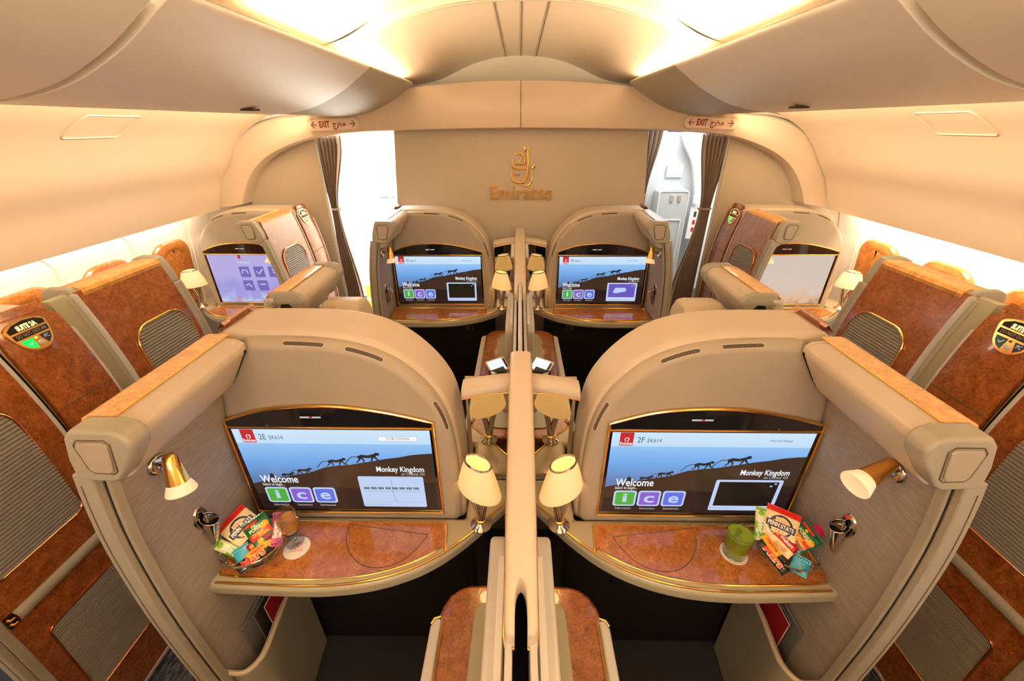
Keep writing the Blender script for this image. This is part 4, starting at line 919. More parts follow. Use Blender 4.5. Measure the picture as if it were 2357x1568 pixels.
# ================================================================== CENTRE DIVIDER
def divider(dy, lab, filled):
    base = (0, 0.8 + dy, 0); t = thing('centre_divider', lab, 'divider', base, 'centre dividers between seat pairs')
    def B(n, b, parent=t, **k):
        b.v = [(v[0], v[1] + dy, v[2]) for v in b.v]; return b.build(n, parent, base=base, **k)
    for s in (-1, 1):
        b = MB(); b.box((s * 0.017, -0.6, 0.0), (s * 0.032, 1.145, 1.055), 'pale'); B('side_plate', b, bevel=0.004)
    b = MB(); b.box((-0.017, -0.6, 0.0), (0.017, 1.14, 0.90), 'slot'); B('slot_lining', b)
    if filled:
        b = MB(); b.prism([(-0.54, 0.9), (0.55, 0.9), (0.55, 1.10), (0.53, 1.125), (-0.54, 1.09)], 0, -0.010, 0.010, 'pale'); B('privacy_screen', b, bevel=0.008)
    path = [(0.425, 1.095), (0.51, 1.128), (0.60, 1.165), (0.70, 1.203), (0.82, 1.245), (0.94, 1.282), (1.03, 1.298), (1.145, 1.305)]
    pz = lambda y: interp(path, y)
    xs = [(-0.034, -0.050), (-0.034, -0.012), (-0.030, -0.004), (-0.020, 0.0), (0.020, 0.0), (0.030, -0.004), (0.034, -0.012), (0.034, -0.050)]
    b = MB(); ys = [0.512 + (1.145 - 0.512) * k / 20 for k in range(21)]
    b.loft([[(x, y, pz(y) + h) for x, h in xs] for y in ys], 'rail'); rl = B('top_rail', b, smooth=50)
    b = MB()
    for s in (-1, 1):
        sec = [(0.0125, -0.05), (0.0125, -0.002), (0.0145, 0.0), (0.022, 0.0), (0.030, -0.004), (0.034, -0.012), (0.034, -0.05)]
        rings = []
        for y, k in ((0.425, 0.75), (0.432, 0.93), (0.445, 1.0), (0.47, 1.0), (0.49, 1.0), (0.50, 1.0), (0.508, 1.0), (0.512, 1.0)):
            inn = 0.0125 if y < 0.47 else 0.0125 * math.sqrt(max(0.0, 1 - ((y - 0.47) / 0.042) ** 2))
            rings.append([(s * max(inn if i < 3 else 0, min(x, 0.034 * (k if i > 3 else 1)) if i > 2 else inn + (0.002 if i == 2 else 0)), y, pz(y) + h * 1.0 - (1 - k) * 0.02) for i, (x, h) in enumerate(sec)])
        if s < 0: rings = [list(reversed(q)) for q in rings]
        b.loft(rings, 'rail')
    B('forked_end', b, rl, smooth=50)
    for s in (-1, 1):
        b = MB(); b.tube([(s * 0.0345, y, pz(y) - 0.046) for y in [1.14, 1.0, 0.9, 0.8, 0.7, 0.6, 0.5, 0.44]] + [(s * 0.031, 0.424, pz(0.43) - 0.050), (s * 0.013, 0.422, pz(0.43) - 0.052)], 0.0022, 'gold', 8); B('gold_trim', b, rl)
        # upright web between plate and rail
        b = MB(); b.prism([(0.45, 1.0), (1.144, 1.0)] + [(y, pz(y) - 0.048) for y in (1.144, 0.94, 0.82, 0.6, 0.45)], 0, s * 0.016, s * 0.031, 'pale'); B('upright_web', b)
        # ridged facing of the web end
        b = MB()
        for k in range(16): z = 0.60 + k * 0.0285; b.tube([(s * 0.0175, 0.424 - 0.0, z + 0.012), (s * 0.0315, 0.424, z)], 0.0016, 'off_white', 5)
        # padded side pads
        b = MB(); b.prism(rrect(0.2, 0.78, 0.735, 0.985, 0.045, 6), 0, s * 0.036, s * 0.080, 'pale'); pd = B('side_pad', b, bevel=0.012, seg=4)
        b = MB(); b.prism(rrect(0.24, 0.975, 0.66, 0.9862, 0.005, 3), 0, s * 0.040, s * 0.055, 'off_white'); B('groove', b, pd)
        # curved cross arm with gold underline
        b = MB(); rings = []
        for k in range(9):
            u = k / 8; x = 0.033 + 0.150 * u; z = 1.256 - 0.010 * u - 0.014 * u * u; yc = 1.035 - 0.004 * u
            rings.append([(s * x, yc + a, z + h) for a, h in ((0.0, -0.034), (-0.003, -0.024), (0.003, -0.008), (0.014, 0.0), (0.056, 0.0), (0.066, -0.006), (0.069, -0.02), (0.068, -0.034))])
        if s < 0: rings = [list(reversed(q)) for q in rings]
        b.loft(rings, 'shell'); am = B('cross_arm', b, smooth=45)
        b = MB(); b.tube([(s * (0.036 + 0.146 * k / 8), 1.033 - 0.004 * k / 8, 1.221 - 0.010 * k / 8 - 0.014 * (k / 8) ** 2) for k in range(9)], 0.0024, 'gold', 8); B('gold_underline', b, am)
        b = MB(); b.box((s * 0.034, 1.104, 0.792), (s * 0.182, 1.106, 1.222), 'mirror'); mr = B('mirror', b)
        b = MB(); b.box((s * 0.034, 1.1065, 0.78), (s * 0.182, 1.125, 1.222), 'shell_panel'); B('mirror_backing', b, mr)
        # bumper clip seen in the photograph as a small screw
        b = MB(); b.lathe([(0, 0), (0.006, 0), (0.005, 0.003), (0, 0.004)], 'chrome', frame(s * 0.032, 0.30, 1.02, (0, 1, 0), (0, 0, s)), 12); B('screw', b)
    return t
divider(0, 'tan topped centre divider between the two near suites, black slot in its end', False)
divider(PITCH, 'slim centre divider between the front row suites, pale screen in its slot', True)

# ================================================================== CENTRE CONSOLES (one per seat)
def centre_console(s, lab):
    base = (s * 0.14, 0.3, 0); t = thing('centre_console', lab, 'armrest console', base, 'burl consoles beside the centre divider')
    zt = 0.687
    o = [(0.036, -0.30), (0.036, 0.768), (0.11, 0.768), (0.155, 0.765), (0.185, 0.755), (0.212, 0.733), (0.230, 0.700), (0.240, 0.66), (0.246, 0.60), (0.252, -0.30)]
    b = MB(); b.prism(o, 2, zt - 0.045, zt, 'burl'); b.build('burl_top', t, base=base, mx=s, bevel=0.014, seg=4)
    b = MB(); b.prism([(x - 0.012 if x > 0.1 else x, y - (0.012 if y > 0.5 else 0)) for x, y in o], 2, 0.02, zt - 0.045, 'greige'); b.build('body', t, base=base, mx=s)
    b = MB(); b.prism([(0.036, -0.30), (0.036, 0.708)] + [(0.105, 0.708), (0.122, 0.702), (0.131, 0.688), (0.133, 0.66), (0.158, -0.30)], 2, zt, zt + 0.006, 'sage'); b.build('sage_lid', t, base=base, mx=s, bevel=0.004)
    b = MB(); b.prism([(0.228, -0.3), (0.224, 0.655), (0.230, 0.664), (0.244, 0.660), (0.254, 0.64), (0.262, -0.3)], 2, zt - 0.10, zt + 0.010, 'pale'); am = b.build('armrest', t, base=base, mx=s, bevel=0.008)
    b = MB(); b.tube([(0.226, -0.3, zt + 0.003), (0.2215, 0.655, zt + 0.003), (0.2285, 0.6685, zt + 0.003), (0.246, 0.664, zt + 0.001), (0.255, 0.652, zt - 0.004)], 0.0036, 'gold', 8); b.build('gold_edging', am, base=base, mx=s)
    return t
ccL = centre_console(-1, 'burl topped console left of the near divider, cut by the bottom edge'); ccR = centre_console(1, 'burl topped console right of the near divider, cut by the bottom edge')
for o, lab in ((ccL, 'burl edged console in the front row, left of the divider'), (ccR, 'burl edged console in the front row, right of the divider')): copy_tree(o, fo, lab)

for s in (-1, 1):   # handheld controllers propped on the front row consoles
    M = frame(s * 0.125, 2.005, 0.728, (0.80, -s * 0.55, 0.0), (s * 0.28, 0.75, 0.45)); bs = tuple(M.translation)
    t = thing('controller_tablet', 'white lit tablet propped on the front console, %s of the divider' % NAME[s], 'tablet', bs, 'tablets on the front consoles')
    b = MB(); b.prism(rrect(-0.062, -0.045, 0.062, 0.045, 0.006, 3), 2, -0.008, 0, 'white'); b.v = [tuple(M @ Vector(v)) for v in b.v]; b.build('case', t, base=bs, bevel=0.002)
    b = MB(); b.poly(rrect(-0.055, -0.038, 0.040, 0.038, 0.003, 2), M @ Matrix.Translation((0, 0, 0.0008)), 'scr_white'); b.build('screen', t, base=bs, smooth=None)
    b = MB(); b.poly(rrect(0.044, -0.03, 0.054, 0.03, 0.003, 2), M @ Matrix.Translation((0, 0, 0.0008)), 'charcoal'); b.build('button_strip', t, base=bs, smooth=None)
    b = MB(); b.prism([(-0.05, -0.05), (0.05, -0.05), (0.02, 0.03), (-0.02, 0.03)], 2, -0.036, -0.0085, 'charcoal'); b.v = [(v[0] + bs[0], v[1] + bs[1], v[2] + bs[2]) for v in b.v]; b.build('dock', t, base=bs)

# ================================================================== TABLE LAMPS
def table_lamp(s, off, lab, power=0.38, wide=1.0):
    base = (s * 0.127, 0.900, 0.7905)
    t = thing('table_lamp', lab, 'table lamp', tuple(Vector(base) + Vector(off)), 'oval shaded table lamps')
    T0 = Matrix.Identity(4)
    b = MB(); b.lathe([(0.0, 0), (0.034, 0.0), (0.0345, 0.003), (0.029, 0.008), (0.018, 0.015), (0.015, 0.021), (0.0, 0.021)], 'chrome', None, 32); b.build('foot', t)
    b = MB(); b.lathe([(0.0135, 0.020), (0.017, 0.022), (0.017, 0.027), (0.0135, 0.029), (0.0, 0.029)], 'gold', None, 24); b.build('gold_collar', t)
    ax = Vector((0.8, -s * -0.6 * 1.0, 0)).normalized() if False else Vector((1, 0, 0))
    b = MB()
    for k in (-1, 1):
        b.tube(spline([(0.001 * k, 0, 0.026), (0.006 * k, 0, 0.06), (0.014 * k, 0, 0.10), (0.026 * k, 0, 0.15), (0.032 * k, 0, 0.178)], 4), 0.012, 'chrome', 12, rads=[0.0135 - 0.0042 * i / 16 for i in range(17)])
    b.build('forked_stem', t)
    M = Matrix.Rotation(R(-38) * -s if False else R(38) * s, 4, 'Z')
    sx, sy = 1.12 * wide, 0.66 * wide
    prof = [(0.071, 0.158), (0.072, 0.162), (0.064, 0.198), (0.054, 0.234), (0.042, 0.270), (0.041, 0.270), (0.053, 0.234), (0.063, 0.198), (0.0695, 0.162)]
    b = MB(); rings = [[tuple(M @ Vector((rr * math.cos(2 * math.pi * k / 40) * sx, rr * math.sin(2 * math.pi * k / 40) * sy, h))) for k in range(40)] for rr, h in prof]
    b.loft(rings + [rings[0]], 'shade', True, False); b.build('lamp_shade', t, smooth=60)
    b = MB(); ring = [tuple(M @ Vector((0.0415 * math.cos(2 * math.pi * k / 40) * sx, 0.0415 * math.sin(2 * math.pi * k / 40) * sy, 0.271))) for k in range(40)]
    b.tube(ring, 0.0034, 'chrome', 8, True); b.build('top_ring', t)
    b = MB(); b.lathe([(0, 0.258), (0.040, 0.259), (0.038, 0.263), (0, 0.264)], 'shade_cap', M, 32, sx, sy); b.build('diffuser', t)
    pl = bpy.data.lights.new('lamp_bulb', 'POINT'); pl.energy = power; pl.color = (1.0, 0.58, 0.25); pl.shadow_soft_size = 0.02
    o = bpy.data.objects.new('lamp_bulb', pl); COL.objects.link(o); o.parent = t; o.location = (0, 0, 0.20)
    return t
table_lamp(-1, (0, 0, 0), 'table lamp with chrome foot on the near console, left of the divider')
table_lamp(1, (0, 0, 0), 'table lamp with chrome foot on the near console, right of the divider')
table_lamp(-1, fo, 'small table lamp in the front row, left of the divider')
table_lamp(1, fo, 'small table lamp in the front row, right of the divider')
table_lamp(1, (wA1[0] - 0.09, wA1[1] + DY, 0), 'glowing table lamp beside the lavender monitor, far left'); table_lamp(-1, (wK1[0] + 0.09, wK1[1] + DY, 0), 'glowing table lamp beside the warm brown monitor, far right', 2.2)

# ================================================================== READING LIGHTS AND WALL VASES
def reading_light(s, A, Bv, off, lab, power=1.4):
    """A = back end, Bv = lens end of the head (right hand coordinates)"""
    base = (s * 0.872, 0.695, 1.25); org = tuple(Vector(base) + Vector(off))
    t = thing('reading_light', lab, 'reading light', org, 'gold reading lights')
    W = frame(0.8685, 0.695, 1.25, (0, 1, 0), (0, 0, 1)); W = W @ Matrix.Identity(4)
    Wm = Matrix(((0, 0, -1, 0.8685), (0, 1, 0, 0.695), (1, 0, 0, 1.25), (0, 0, 0, 1)))   # local z points inboard
    b = MB(); b.lathe([(0.0, 0.0), (0.027, 0.0), (0.028, 0.004), (0.027, 0.018), (0.024, 0.024), (0.019, 0.026), (0.0, 0.027)], 'chrome', Wm, 32); b.build('wall_mount', t, base=base, mx=s, smooth=50)
    A = Vector(A); Bv = Vector(Bv); d = (Bv - A).normalized(); u = d.orthogonal().normalized()
    H = Matrix((u, d.cross(u), d)).transposed().to_4x4(); H.translation = A; L = (Bv - A).length
    j = A + d * (0.28 * L)
    b = MB(); b.tube([(0.845, 0.695, 1.25), tuple((Vector((0.845, 0.695, 1.25)) + j) / 2), tuple(j)], 0.0055, 'chrome', 10); b.build('arm', t, base=base, mx=s)
    b = MB(); b.lathe([(0.0, -0.002), (0.010, 0.0), (0.0135, 0.006), (0.018, 0.35 * L), (0.023, 0.72 * L), (0.021, 0.72 * L), (0.0, 0.70 * L)], 'gold', H, 28); hd = b.build('lamp_head', t, base=base, mx=s, smooth=50)
    b = MB(); n = 64; rings = []
    for rr, h in ((0.0215, 0.70 * L), (0.0265, 0.82 * L), (0.031, 0.95 * L), (0.030, 0.985 * L), (0.026, 0.97 * L)):
        rings.append([tuple(H @ Vector(((rr + (0.0006 if (k % 2 and h > 0.9 * L) else 0)) * math.cos(2 * math.pi * k / n), (rr + (0.0006 if (k % 2 and h > 0.9 * L) else 0)) * math.sin(2 * math.pi * k / n), h))) for k in range(n)])
    b.loft(rings, 'lens'); b.build('frosted_lens', hd, base=base, mx=s, smooth=60)
    sl = bpy.data.lights.new('reading_beam', 'SPOT'); sl.energy = power; sl.color = (1.0, 0.72, 0.42); sl.spot_size = R(85); sl.spot_blend = 0.7; sl.shadow_soft_size = 0.012
    o = bpy.data.objects.new('reading_beam', sl); COL.objects.link(o); o.parent = t
    pB = Vector((s * (Bv.x + d.x * 0.004), Bv.y + d.y * 0.004, Bv.z + d.z * 0.004)) - Vector(base); o.location = pB
    dd = Vector((s * (d.x - 0.25), d.y + 0.15, d.z - 0.5)).normalized(); o.rotation_euler = dd.to_track_quat('-Z', 'Y').to_euler()
    return t
DN = ((0.800, 0.684, 1.292), (0.788, 0.662, 1.196)); UPH = ((0.808, 0.672, 1.300), (0.712, 0.640, 1.262))
reading_light(-1, *DN, (0, 0, 0), 'gold reading light on the near left wall, head pointing down', 2.6)
reading_light(1, *UPH, (0, 0, 0), 'gold reading light on the near right wall, head pointing inward', 2.6)
reading_light(-1, *DN, fo, 'small gold reading light in the front row, left of the screens'); reading_light(1, *DN, fo, 'small gold reading light in the front row, right of the screens')
reading_light(1, *DN, wA1, 'tiny gold reading light in front of the lavender monitor'); reading_light(-1, *DN, wK1, 'tiny gold reading light in front of the warm brown monitor')

def wall_vase(s, off, lab):
    base = (s * 0.885, 0.75, 0.96); org = tuple(Vector(base) + Vector(off)); t = thing('wall_vase', lab, 'vase', org, 'chrome wall vases')
    def X(z): return P(z) - 0.031
    b = MB(); o = [(0.752 + 0.024 * math.sin(a), 0.992 + 0.040 * math.cos(a)) for a in [2 * math.pi * k / 32 for k in range(32)]]
    b.loft([[(X(z), y_, z) for y_, z in o], [(X(z) - 0.004, 0.75 + (y_ - 0.75) * 0.9, 0.985 + (z - 0.985) * 0.94) for y_, z in o]], 'chrome'); b.build('wall_plate', t, base=base, mx=s)
    b = MB(); rings = []
    for k in range(13):
        u = k / 12; z = 0.990 - 0.112 * u; rr = 0.0205 * (1 - u) ** 0.62 + 0.0012; cx = X(z) - 0.003 - rr * 0.95
        rings.append([(cx + rr * math.cos(a), 0.752 + rr * 0.9 * math.sin(a), z + (0.010 * math.cos(a) * (1 - u))) for a in [2 * math.pi * j / 28 for j in range(28)]])
    b.loft(rings, 'chrome', True, False); b.loft([[(v[0] * 1.0 + (rings[0][0][0] - 0.0205 - v[0]) * 0.06, 0.752 + (v[1] - 0.752) * 0.94, v[2] - 0.004) for v in rings[0]], [(rings[3][0][0] - 0.017 + (v[0] - rings[3][0][0] + 0.017) * 0.5, 0.752 + (v[1] - 0.752) * 0.5, v[2] - 0.01) for v in rings[3]]], 'chrome', True, False); q3 = rings[3]; b.add([(v[0], 0.752 + (v[1] - 0.752) * 0.9, v[2] + 0.002) for v in q3], [list(range(len(q3)))], 'slot')
    b.build('cone', t, base=base, mx=s, smooth=60)
    b = MB(); b.tube(rings[0], 0.0013, 'chrome', 6, True); b.build('rim', t, base=base, mx=s)
    return t
wall_vase(-1, (0, 0, 0), 'chrome cone vase on the near left wall beside the snack basket'); wall_vase(1, (0, 0, 0), 'chrome cone vase on the near right wall beside the snack basket')
wall_vase(-1, fo, 'small chrome wall vase in the front row at left'); wall_vase(1, fo, 'small chrome wall vase in the front row at right')

# ================================================================== MAGAZINE POCKETS
def pocket(s, off, lab):
    base = (s * 0.84, 0.75, 0); t = thing('magazine_pocket', lab, 'magazine holder', tuple(Vector(base) + Vector(off)), 'magazine pockets')
    o = spline([(0.878, 0.602), (0.835, 0.600), (0.812, 0.606), (0.793, 0.630), (0.786, 0.665), (0.796, 0.75), (0.806, 0.84), (0.812, 0.922)], 5)
    def ring(z, d): return [(x - d, y, z) for x, y in o]
    b = MB(); i_ = [(x + 0.010, y + (0.008 if y < 0.63 else 0)) for x, y in o]
    sec = o + list(reversed(i_)); b.prism(sec, 2, 0.02, 0.50, 'greige'); b.build('pocket_wall', t, base=base, mx=s)
    b = MB(); b.tube([(x + 0.004, y, 0.503) for x, y in o], 0.0072, 'shell', 8); b.build('lip', t, base=base, mx=s)
    b = MB(); b.tube([(x + 0.030, y + 0.014, 0.47) for x, y in o[8:]], 0.0045, 'shell', 8); b.build('divider_rod', t, base=base, mx=s)
    return t
pocket(-1, (0, 0, 0), 'curved magazine pocket under the near left console'); pocket(1, (0, 0, 0), 'curved magazine pocket under the near right console')
def magazine(s, x, lean, ya, yb, z1, mt, lab, th=0.004):
    base = (s * x, (ya + yb) / 2, 0.22); t = thing('magazine', lab, 'magazine', base, 'magazines in the pockets')
    b = MB(); b.prism([(x, 0.22), (x + th, 0.22), (x + lean + th, z1), (x + lean, z1)], 1, ya, yb, mt); b.build('cover', t, base=base, mx=s)
    b = MB(); b.prism([(x + 0.0006, 0.221), (x + th - 0.0006, 0.221), (x + lean + th - 0.0006, z1 + 0.0005), (x + lean + 0.0006, z1 + 0.0005)], 1, ya - 0.0006, yb - 0.002, 'off_white' if mt == 'red_cover' else 'grey_cover'); b.build('page_block', t, base=base, mx=s)
mat('red_cover', (0.30, 0.008, 0.02), 0.3); mat('grey_cover', (0.16, 0.16, 0.17), 0.35); mat('dark_cover', (0.03, 0.025, 0.03), 0.3)
magazine(1, 0.826, 0.008, 0.72, 0.90, 0.575, 'red_cover', 'red magazine foremost in the right hand pocket')
magazine(1, 0.842, 0.008, 0.735, 0.90, 0.56, 'dark_cover', 'dark magazine behind the red one in the right pocket', 0.006)
magazine(1, 0.858, 0.006, 0.70, 0.90, 0.56, 'grey_cover', 'grey magazine against the wall in the right pocket', 0.008)
magazine(-1, 0.826, 0.008, 0.76, 0.90, 0.555, 'red_cover', 'dark red magazine foremost in the left hand pocket')
magazine(-1, 0.842, 0.008, 0.73, 0.90, 0.56, 'dark_cover', 'black magazine in the middle of the left pocket', 0.006)
magazine(-1, 0.858, 0.006, 0.69, 0.90, 0.56, 'grey_cover', 'grey magazine against the wall in the left pocket', 0.008)

# ================================================================== DRINKS
TOP = 0.7928
def coaster(c, lab, printed):
    t = thing('coaster', lab, 'coaster', (c[0], c[1], TOP), 'white paper coasters')
    b = MB(); n = 48; b.lathe([(0, 0), (0.0385, 0.0), (0.039, 0.0008), (0.0385, 0.0016), (0, 0.0016)], 'off_white', None, 48); b.build('paper_disc', t)
    if printed:
        b = MB(); M = Matrix.Translation((0, 0.002, 0.0019)) @ Matrix.Rotation(R(8), 4, 'Z')
        b.line([(-0.02, 0.012), (0.022, 0.012)], 0.0016, M, 'red_print'); b.line([(-0.02, -0.014), (0.02, -0.014)], 0.0016, M, 'red_print')
        b.text('FLY', 0.016, M @ Matrix.Translation((0.006, 0.004, 0)), 'red_print', width=0.022); b.text('EMIRATES', 0.010, M @ Matrix.Translation((0, -0.007, 0)), 'red_print', width=0.038)
        b.line([(-0.018, 0.002), (-0.006, 0.008), (0.004, 0.018)], [0.003, 0.004, 0.002], M, 'print_grey'); b.build('print', t, smooth=None)
mat('red_print', (0.65, 0.06, 0.05), 0.6)
coaster((-0.690, 0.806), 'round white coaster with red print beside the amber drink', True)
coaster((0.650, 0.807), 'white coaster under the tumbler of green juice', False)
t = thing('wine_glass', 'stemmed glass of amber drink beside the left snack basket', 'glass', (-0.706, 0.828, TOP + 0.0018), 'drink glasses')
b = MB(); b.lathe([(0.0, 0), (0.027, 0.0), (0.027, 0.0012), (0.006, 0.004), (0.0035, 0.012), (0.0035, 0.030), (0.008, 0.036), (0.020, 0.046), (0.028, 0.064), (0.0305, 0.085), (0.029, 0.112), (0.026, 0.134), (0.0252, 0.134), (0.0282, 0.112), (0.0297, 0.085), (0.027, 0.064), (0.019, 0.047), (0.007, 0.038), (0.0, 0.037)], 'glass', None, 40); b.build('glass_body', t, smooth=60)
b = MB(); b.lathe([(0.0, 0.038), (0.0068, 0.0388), (0.0185, 0.048), (0.0263, 0.065), (0.0289, 0.085), (0.0281, 0.104), (0.0, 0.104)], 'amber_juice', None, 40); b.build('drink', t, smooth=60)
t = thing('tumbler', 'tumbler of cloudy green juice on the near right console', 'glass', (0.650, 0.807, TOP + 0.0018), 'drink glasses')
b = MB(); b.lathe([(0.0, 0), (0.029, 0.0), (0.0315, 0.003), (0.0375, 0.096), (0.0365, 0.096), (0.0305, 0.006), (0.0, 0.006)], 'glass', None, 40); b.build('glass_body', t, smooth=60)
b = MB(); b.lathe([(0.0, 0.0065), (0.0302, 0.0065), (0.0359, 0.084), (0.0, 0.084)], 'green_juice', None, 40); b.build('juice', t, smooth=60)
b = MB()
for q in ((0.0, 0.01), (-0.014, -0.008)): b.box((q[0] - 0.009, q[1] - 0.009, 0.076), (q[0] + 0.009, q[1] + 0.009, 0.0885), 'glass')
b.build('ice_cubes', t, bevel=0.003)

# ================================================================== SNACK BASKETS
def basket(c, ang, lab):
    t = thing('snack_basket', lab, 'basket', (c[0], c[1], TOP), 'wire snack baskets'); ca, sa = math.cos(R(ang)), math.sin(R(ang))
    def E(a, b_, z, k, n=48): x = a * math.cos(2 * math.pi * k / n); y_ = b_ * math.sin(2 * math.pi * k / n); return (x * ca - y_ * sa, x * sa + y_ * ca, z)
    b = MB(); b.tube([E(0.083, 0.058, 0.058 + 0.004 * math.cos(4 * math.pi * k / 48), k) for k in range(48)], 0.0022, 'chrome', 8, True); b.build('rim', t)
    b = MB(); b.tube([E(0.048, 0.030, 0.0025, k) for k in range(48)], 0.0022, 'chrome', 8, True)
    b.build('base_ring', t)
    b = MB()
    for z, q in ((0.020, 0.35), (0.038, 0.7)): b.tube([E(0.048 + 0.035 * q, 0.030 + 0.028 * q, z, k) for k in range(48)], 0.0011, 'chrome', 5, True)
    pts = []
    for k in range(0, 96, 2): top = (k // 2) % 2; pts.append(E(0.083, 0.058, 0.057, k, 96) if top else E(0.048, 0.030, 0.004, k, 96))
    b.tube(pts, 0.0011, 'chrome', 5, True)
    for k in range(-4, 5): b.tube([E(0.048, 0.030, 0.003, 12 + k * 2), E(0.048, 0.030, 0.003, 36 - k * 2)], 0.001, 'chrome', 5)
    b.build('wire_mesh', t)
    return t
basket((-0.790, 0.768), 27, 'oval wire snack basket on the near left console'); basket((0.776, 0.784), -39, 'oval wire snack basket on the near right console')
for nm, h in (('pk_cream', 'f0d9a0'), ('pk_red', 'd8281c'), ('pk_navy', '20204a'), ('pk_green', '0e5a34'), ('pk_fruit', 'd8a818'), ('pk_purple', 'a03070'), ('pk_rose', 'd85a78'), ('pk_lime', '7fb030'), ('pk_limepale', 'd6dea0'), ('pk_teal', '2a9cc0'), ('pk_yellow', 'f0b020'), ('pk_black', '120c0c'), ('pk_white', 'f2ece0'), ('pk_maroon', '8c1420'), ('pk_biscuit', 'd89a50'), ('pk_pink', 'd82860')):
    mat(nm, sRGB(h), 0.28, coat=0.35)


class Pack:
    """soft snack packet, local u right, v up"""
    def __init__(s, pos, w_, h, th, rot, lean=58, yaw=0):
        n = Vector((-pos[0] * 0.55 + math.sin(R(yaw)), -0.75, 0)).normalized() * math.cos(R(lean)) + Vector((0, 0, math.sin(R(lean))))
        n.normalize(); u = Vector((0, 0, 1)).cross(n).normalized(); v = n.cross(u)
        M = Matrix((u, v, n)).transposed().to_4x4(); M.translation = Vector(pos); s.M = M @ Matrix.Rotation(R(rot), 4, 'Z')
        s.w, s.h, s.th, s.pos = w_, h, th, pos; s.b = MB(); s.d = MB()

    def z(s, x, y_):
        a = min(1, abs(2 * x / s.w)); c = min(1, abs(2 * y_ / s.h) / 0.86)
        return s.th / 2 * math.sqrt(max(0, 1 - a ** 2.6)) * math.sqrt(max(0, 1 - c ** 2.6)) + 0.0004 * math.sin(x * 900 + y_ * 500)

    def body(s, bands):
        """bands = [(v from 0 bottom to 1 top, material)] each up to that height"""
        nu, nv = 14, 20
        for f in (1, -1):
            vs = []; 
            for j in range(nv + 1):
                for i in range(nu + 1):
                    x = (i / nu - 0.5) * s.w; y_ = (j / nv - 0.5) * s.h; vs.append(tuple(s.M @ Vector((x, y_, f * s.z(x, y_) if 0 < i < nu and 0 < j < nv else 0))))
            for j in range(nv):
                mt = next(m_ for q, m_ in bands if (j + 0.5) / nv <= q)
                fs = [(j * (nu + 1) + i, j * (nu + 1) + i + 1, (j + 1) * (nu + 1) + i + 1, (j + 1) * (nu + 1) + i) for i in range(nu)]
                if f < 0: fs = [tuple(reversed(q)) for q in fs]
                used = sorted({q for fc in fs for q in fc}); mp = {q: k for k, q in enumerate(used)}
                s.b.add([vs[q] for q in used], [tuple(mp[q] for q in fc) for fc in fs], mt)
        return s

    def _lift(s, b, k, k0):
        for i in range(k0, len(b.v)):
            x, y_, _ = b.v[i]; b.v[i] = tuple(s.M @ Vector((x, y_, s.z(x, y_) + 0.0006 + 0.0003 * k)))
        return b

    def text(s, txt, size, x, y_, mt, width=None, rot=0, k=3, bold=0.0006):
        k0 = len(s.d.v); s.d.text(txt, size, Matrix.Translation((x, y_, 0)) @ Matrix.Rotation(R(rot), 4, 'Z'), mt, width=width, bold=bold); s._lift(s.d, k, k0); return s

    def disc(s, x, y_, r_, mt, k=1, sy=1.0, n=20):
        k0 = len(s.d.v); vs = [(x, y_, 0)] + [(x + rr * math.cos(2 * math.pi * i / n), y_ + rr * sy * math.sin(2 * math.pi * i / n), 0) for rr in (r_ / 2, r_) for i in range(n)]
        fs = [(0, 1 + i, 1 + (i + 1) % n) for i in range(n)] + [(1 + i, 1 + n + i, 1 + n + (i + 1) % n, 1 + (i + 1) % n) for i in range(n)]
        s.d.add(vs, fs, mt); s._lift(s.d, k, k0); return s

    def bar(s, x0, y0, x1, y1, wd, mt, k=2):
        k0 = len(s.d.v); N = 8; pts = [(x0 + (x1 - x0) * i / N, y0 + (y1 - y0) * i / N) for i in range(N + 1)]
        for q in (-0.25, 0.25):
            t_ = Vector((x1 - x0, y1 - y0)).normalized(); nn = Vector((-t_.y, t_.x)) * wd * q
            s.d.line([(a + nn.x, c + nn.y) for a, c in pts], wd / 2, Matrix.Identity(4), mt)
        s._lift(s.d, k, k0); return s

    def done(s, name, lab, cat, grp):
        t = thing(name, lab, cat, s.pos, grp); s.b.build('wrapper', t, base=s.pos, smooth=60)
        if s.d.v: s.d.build('printed_label', t, base=s.pos, smooth=None)
        return t


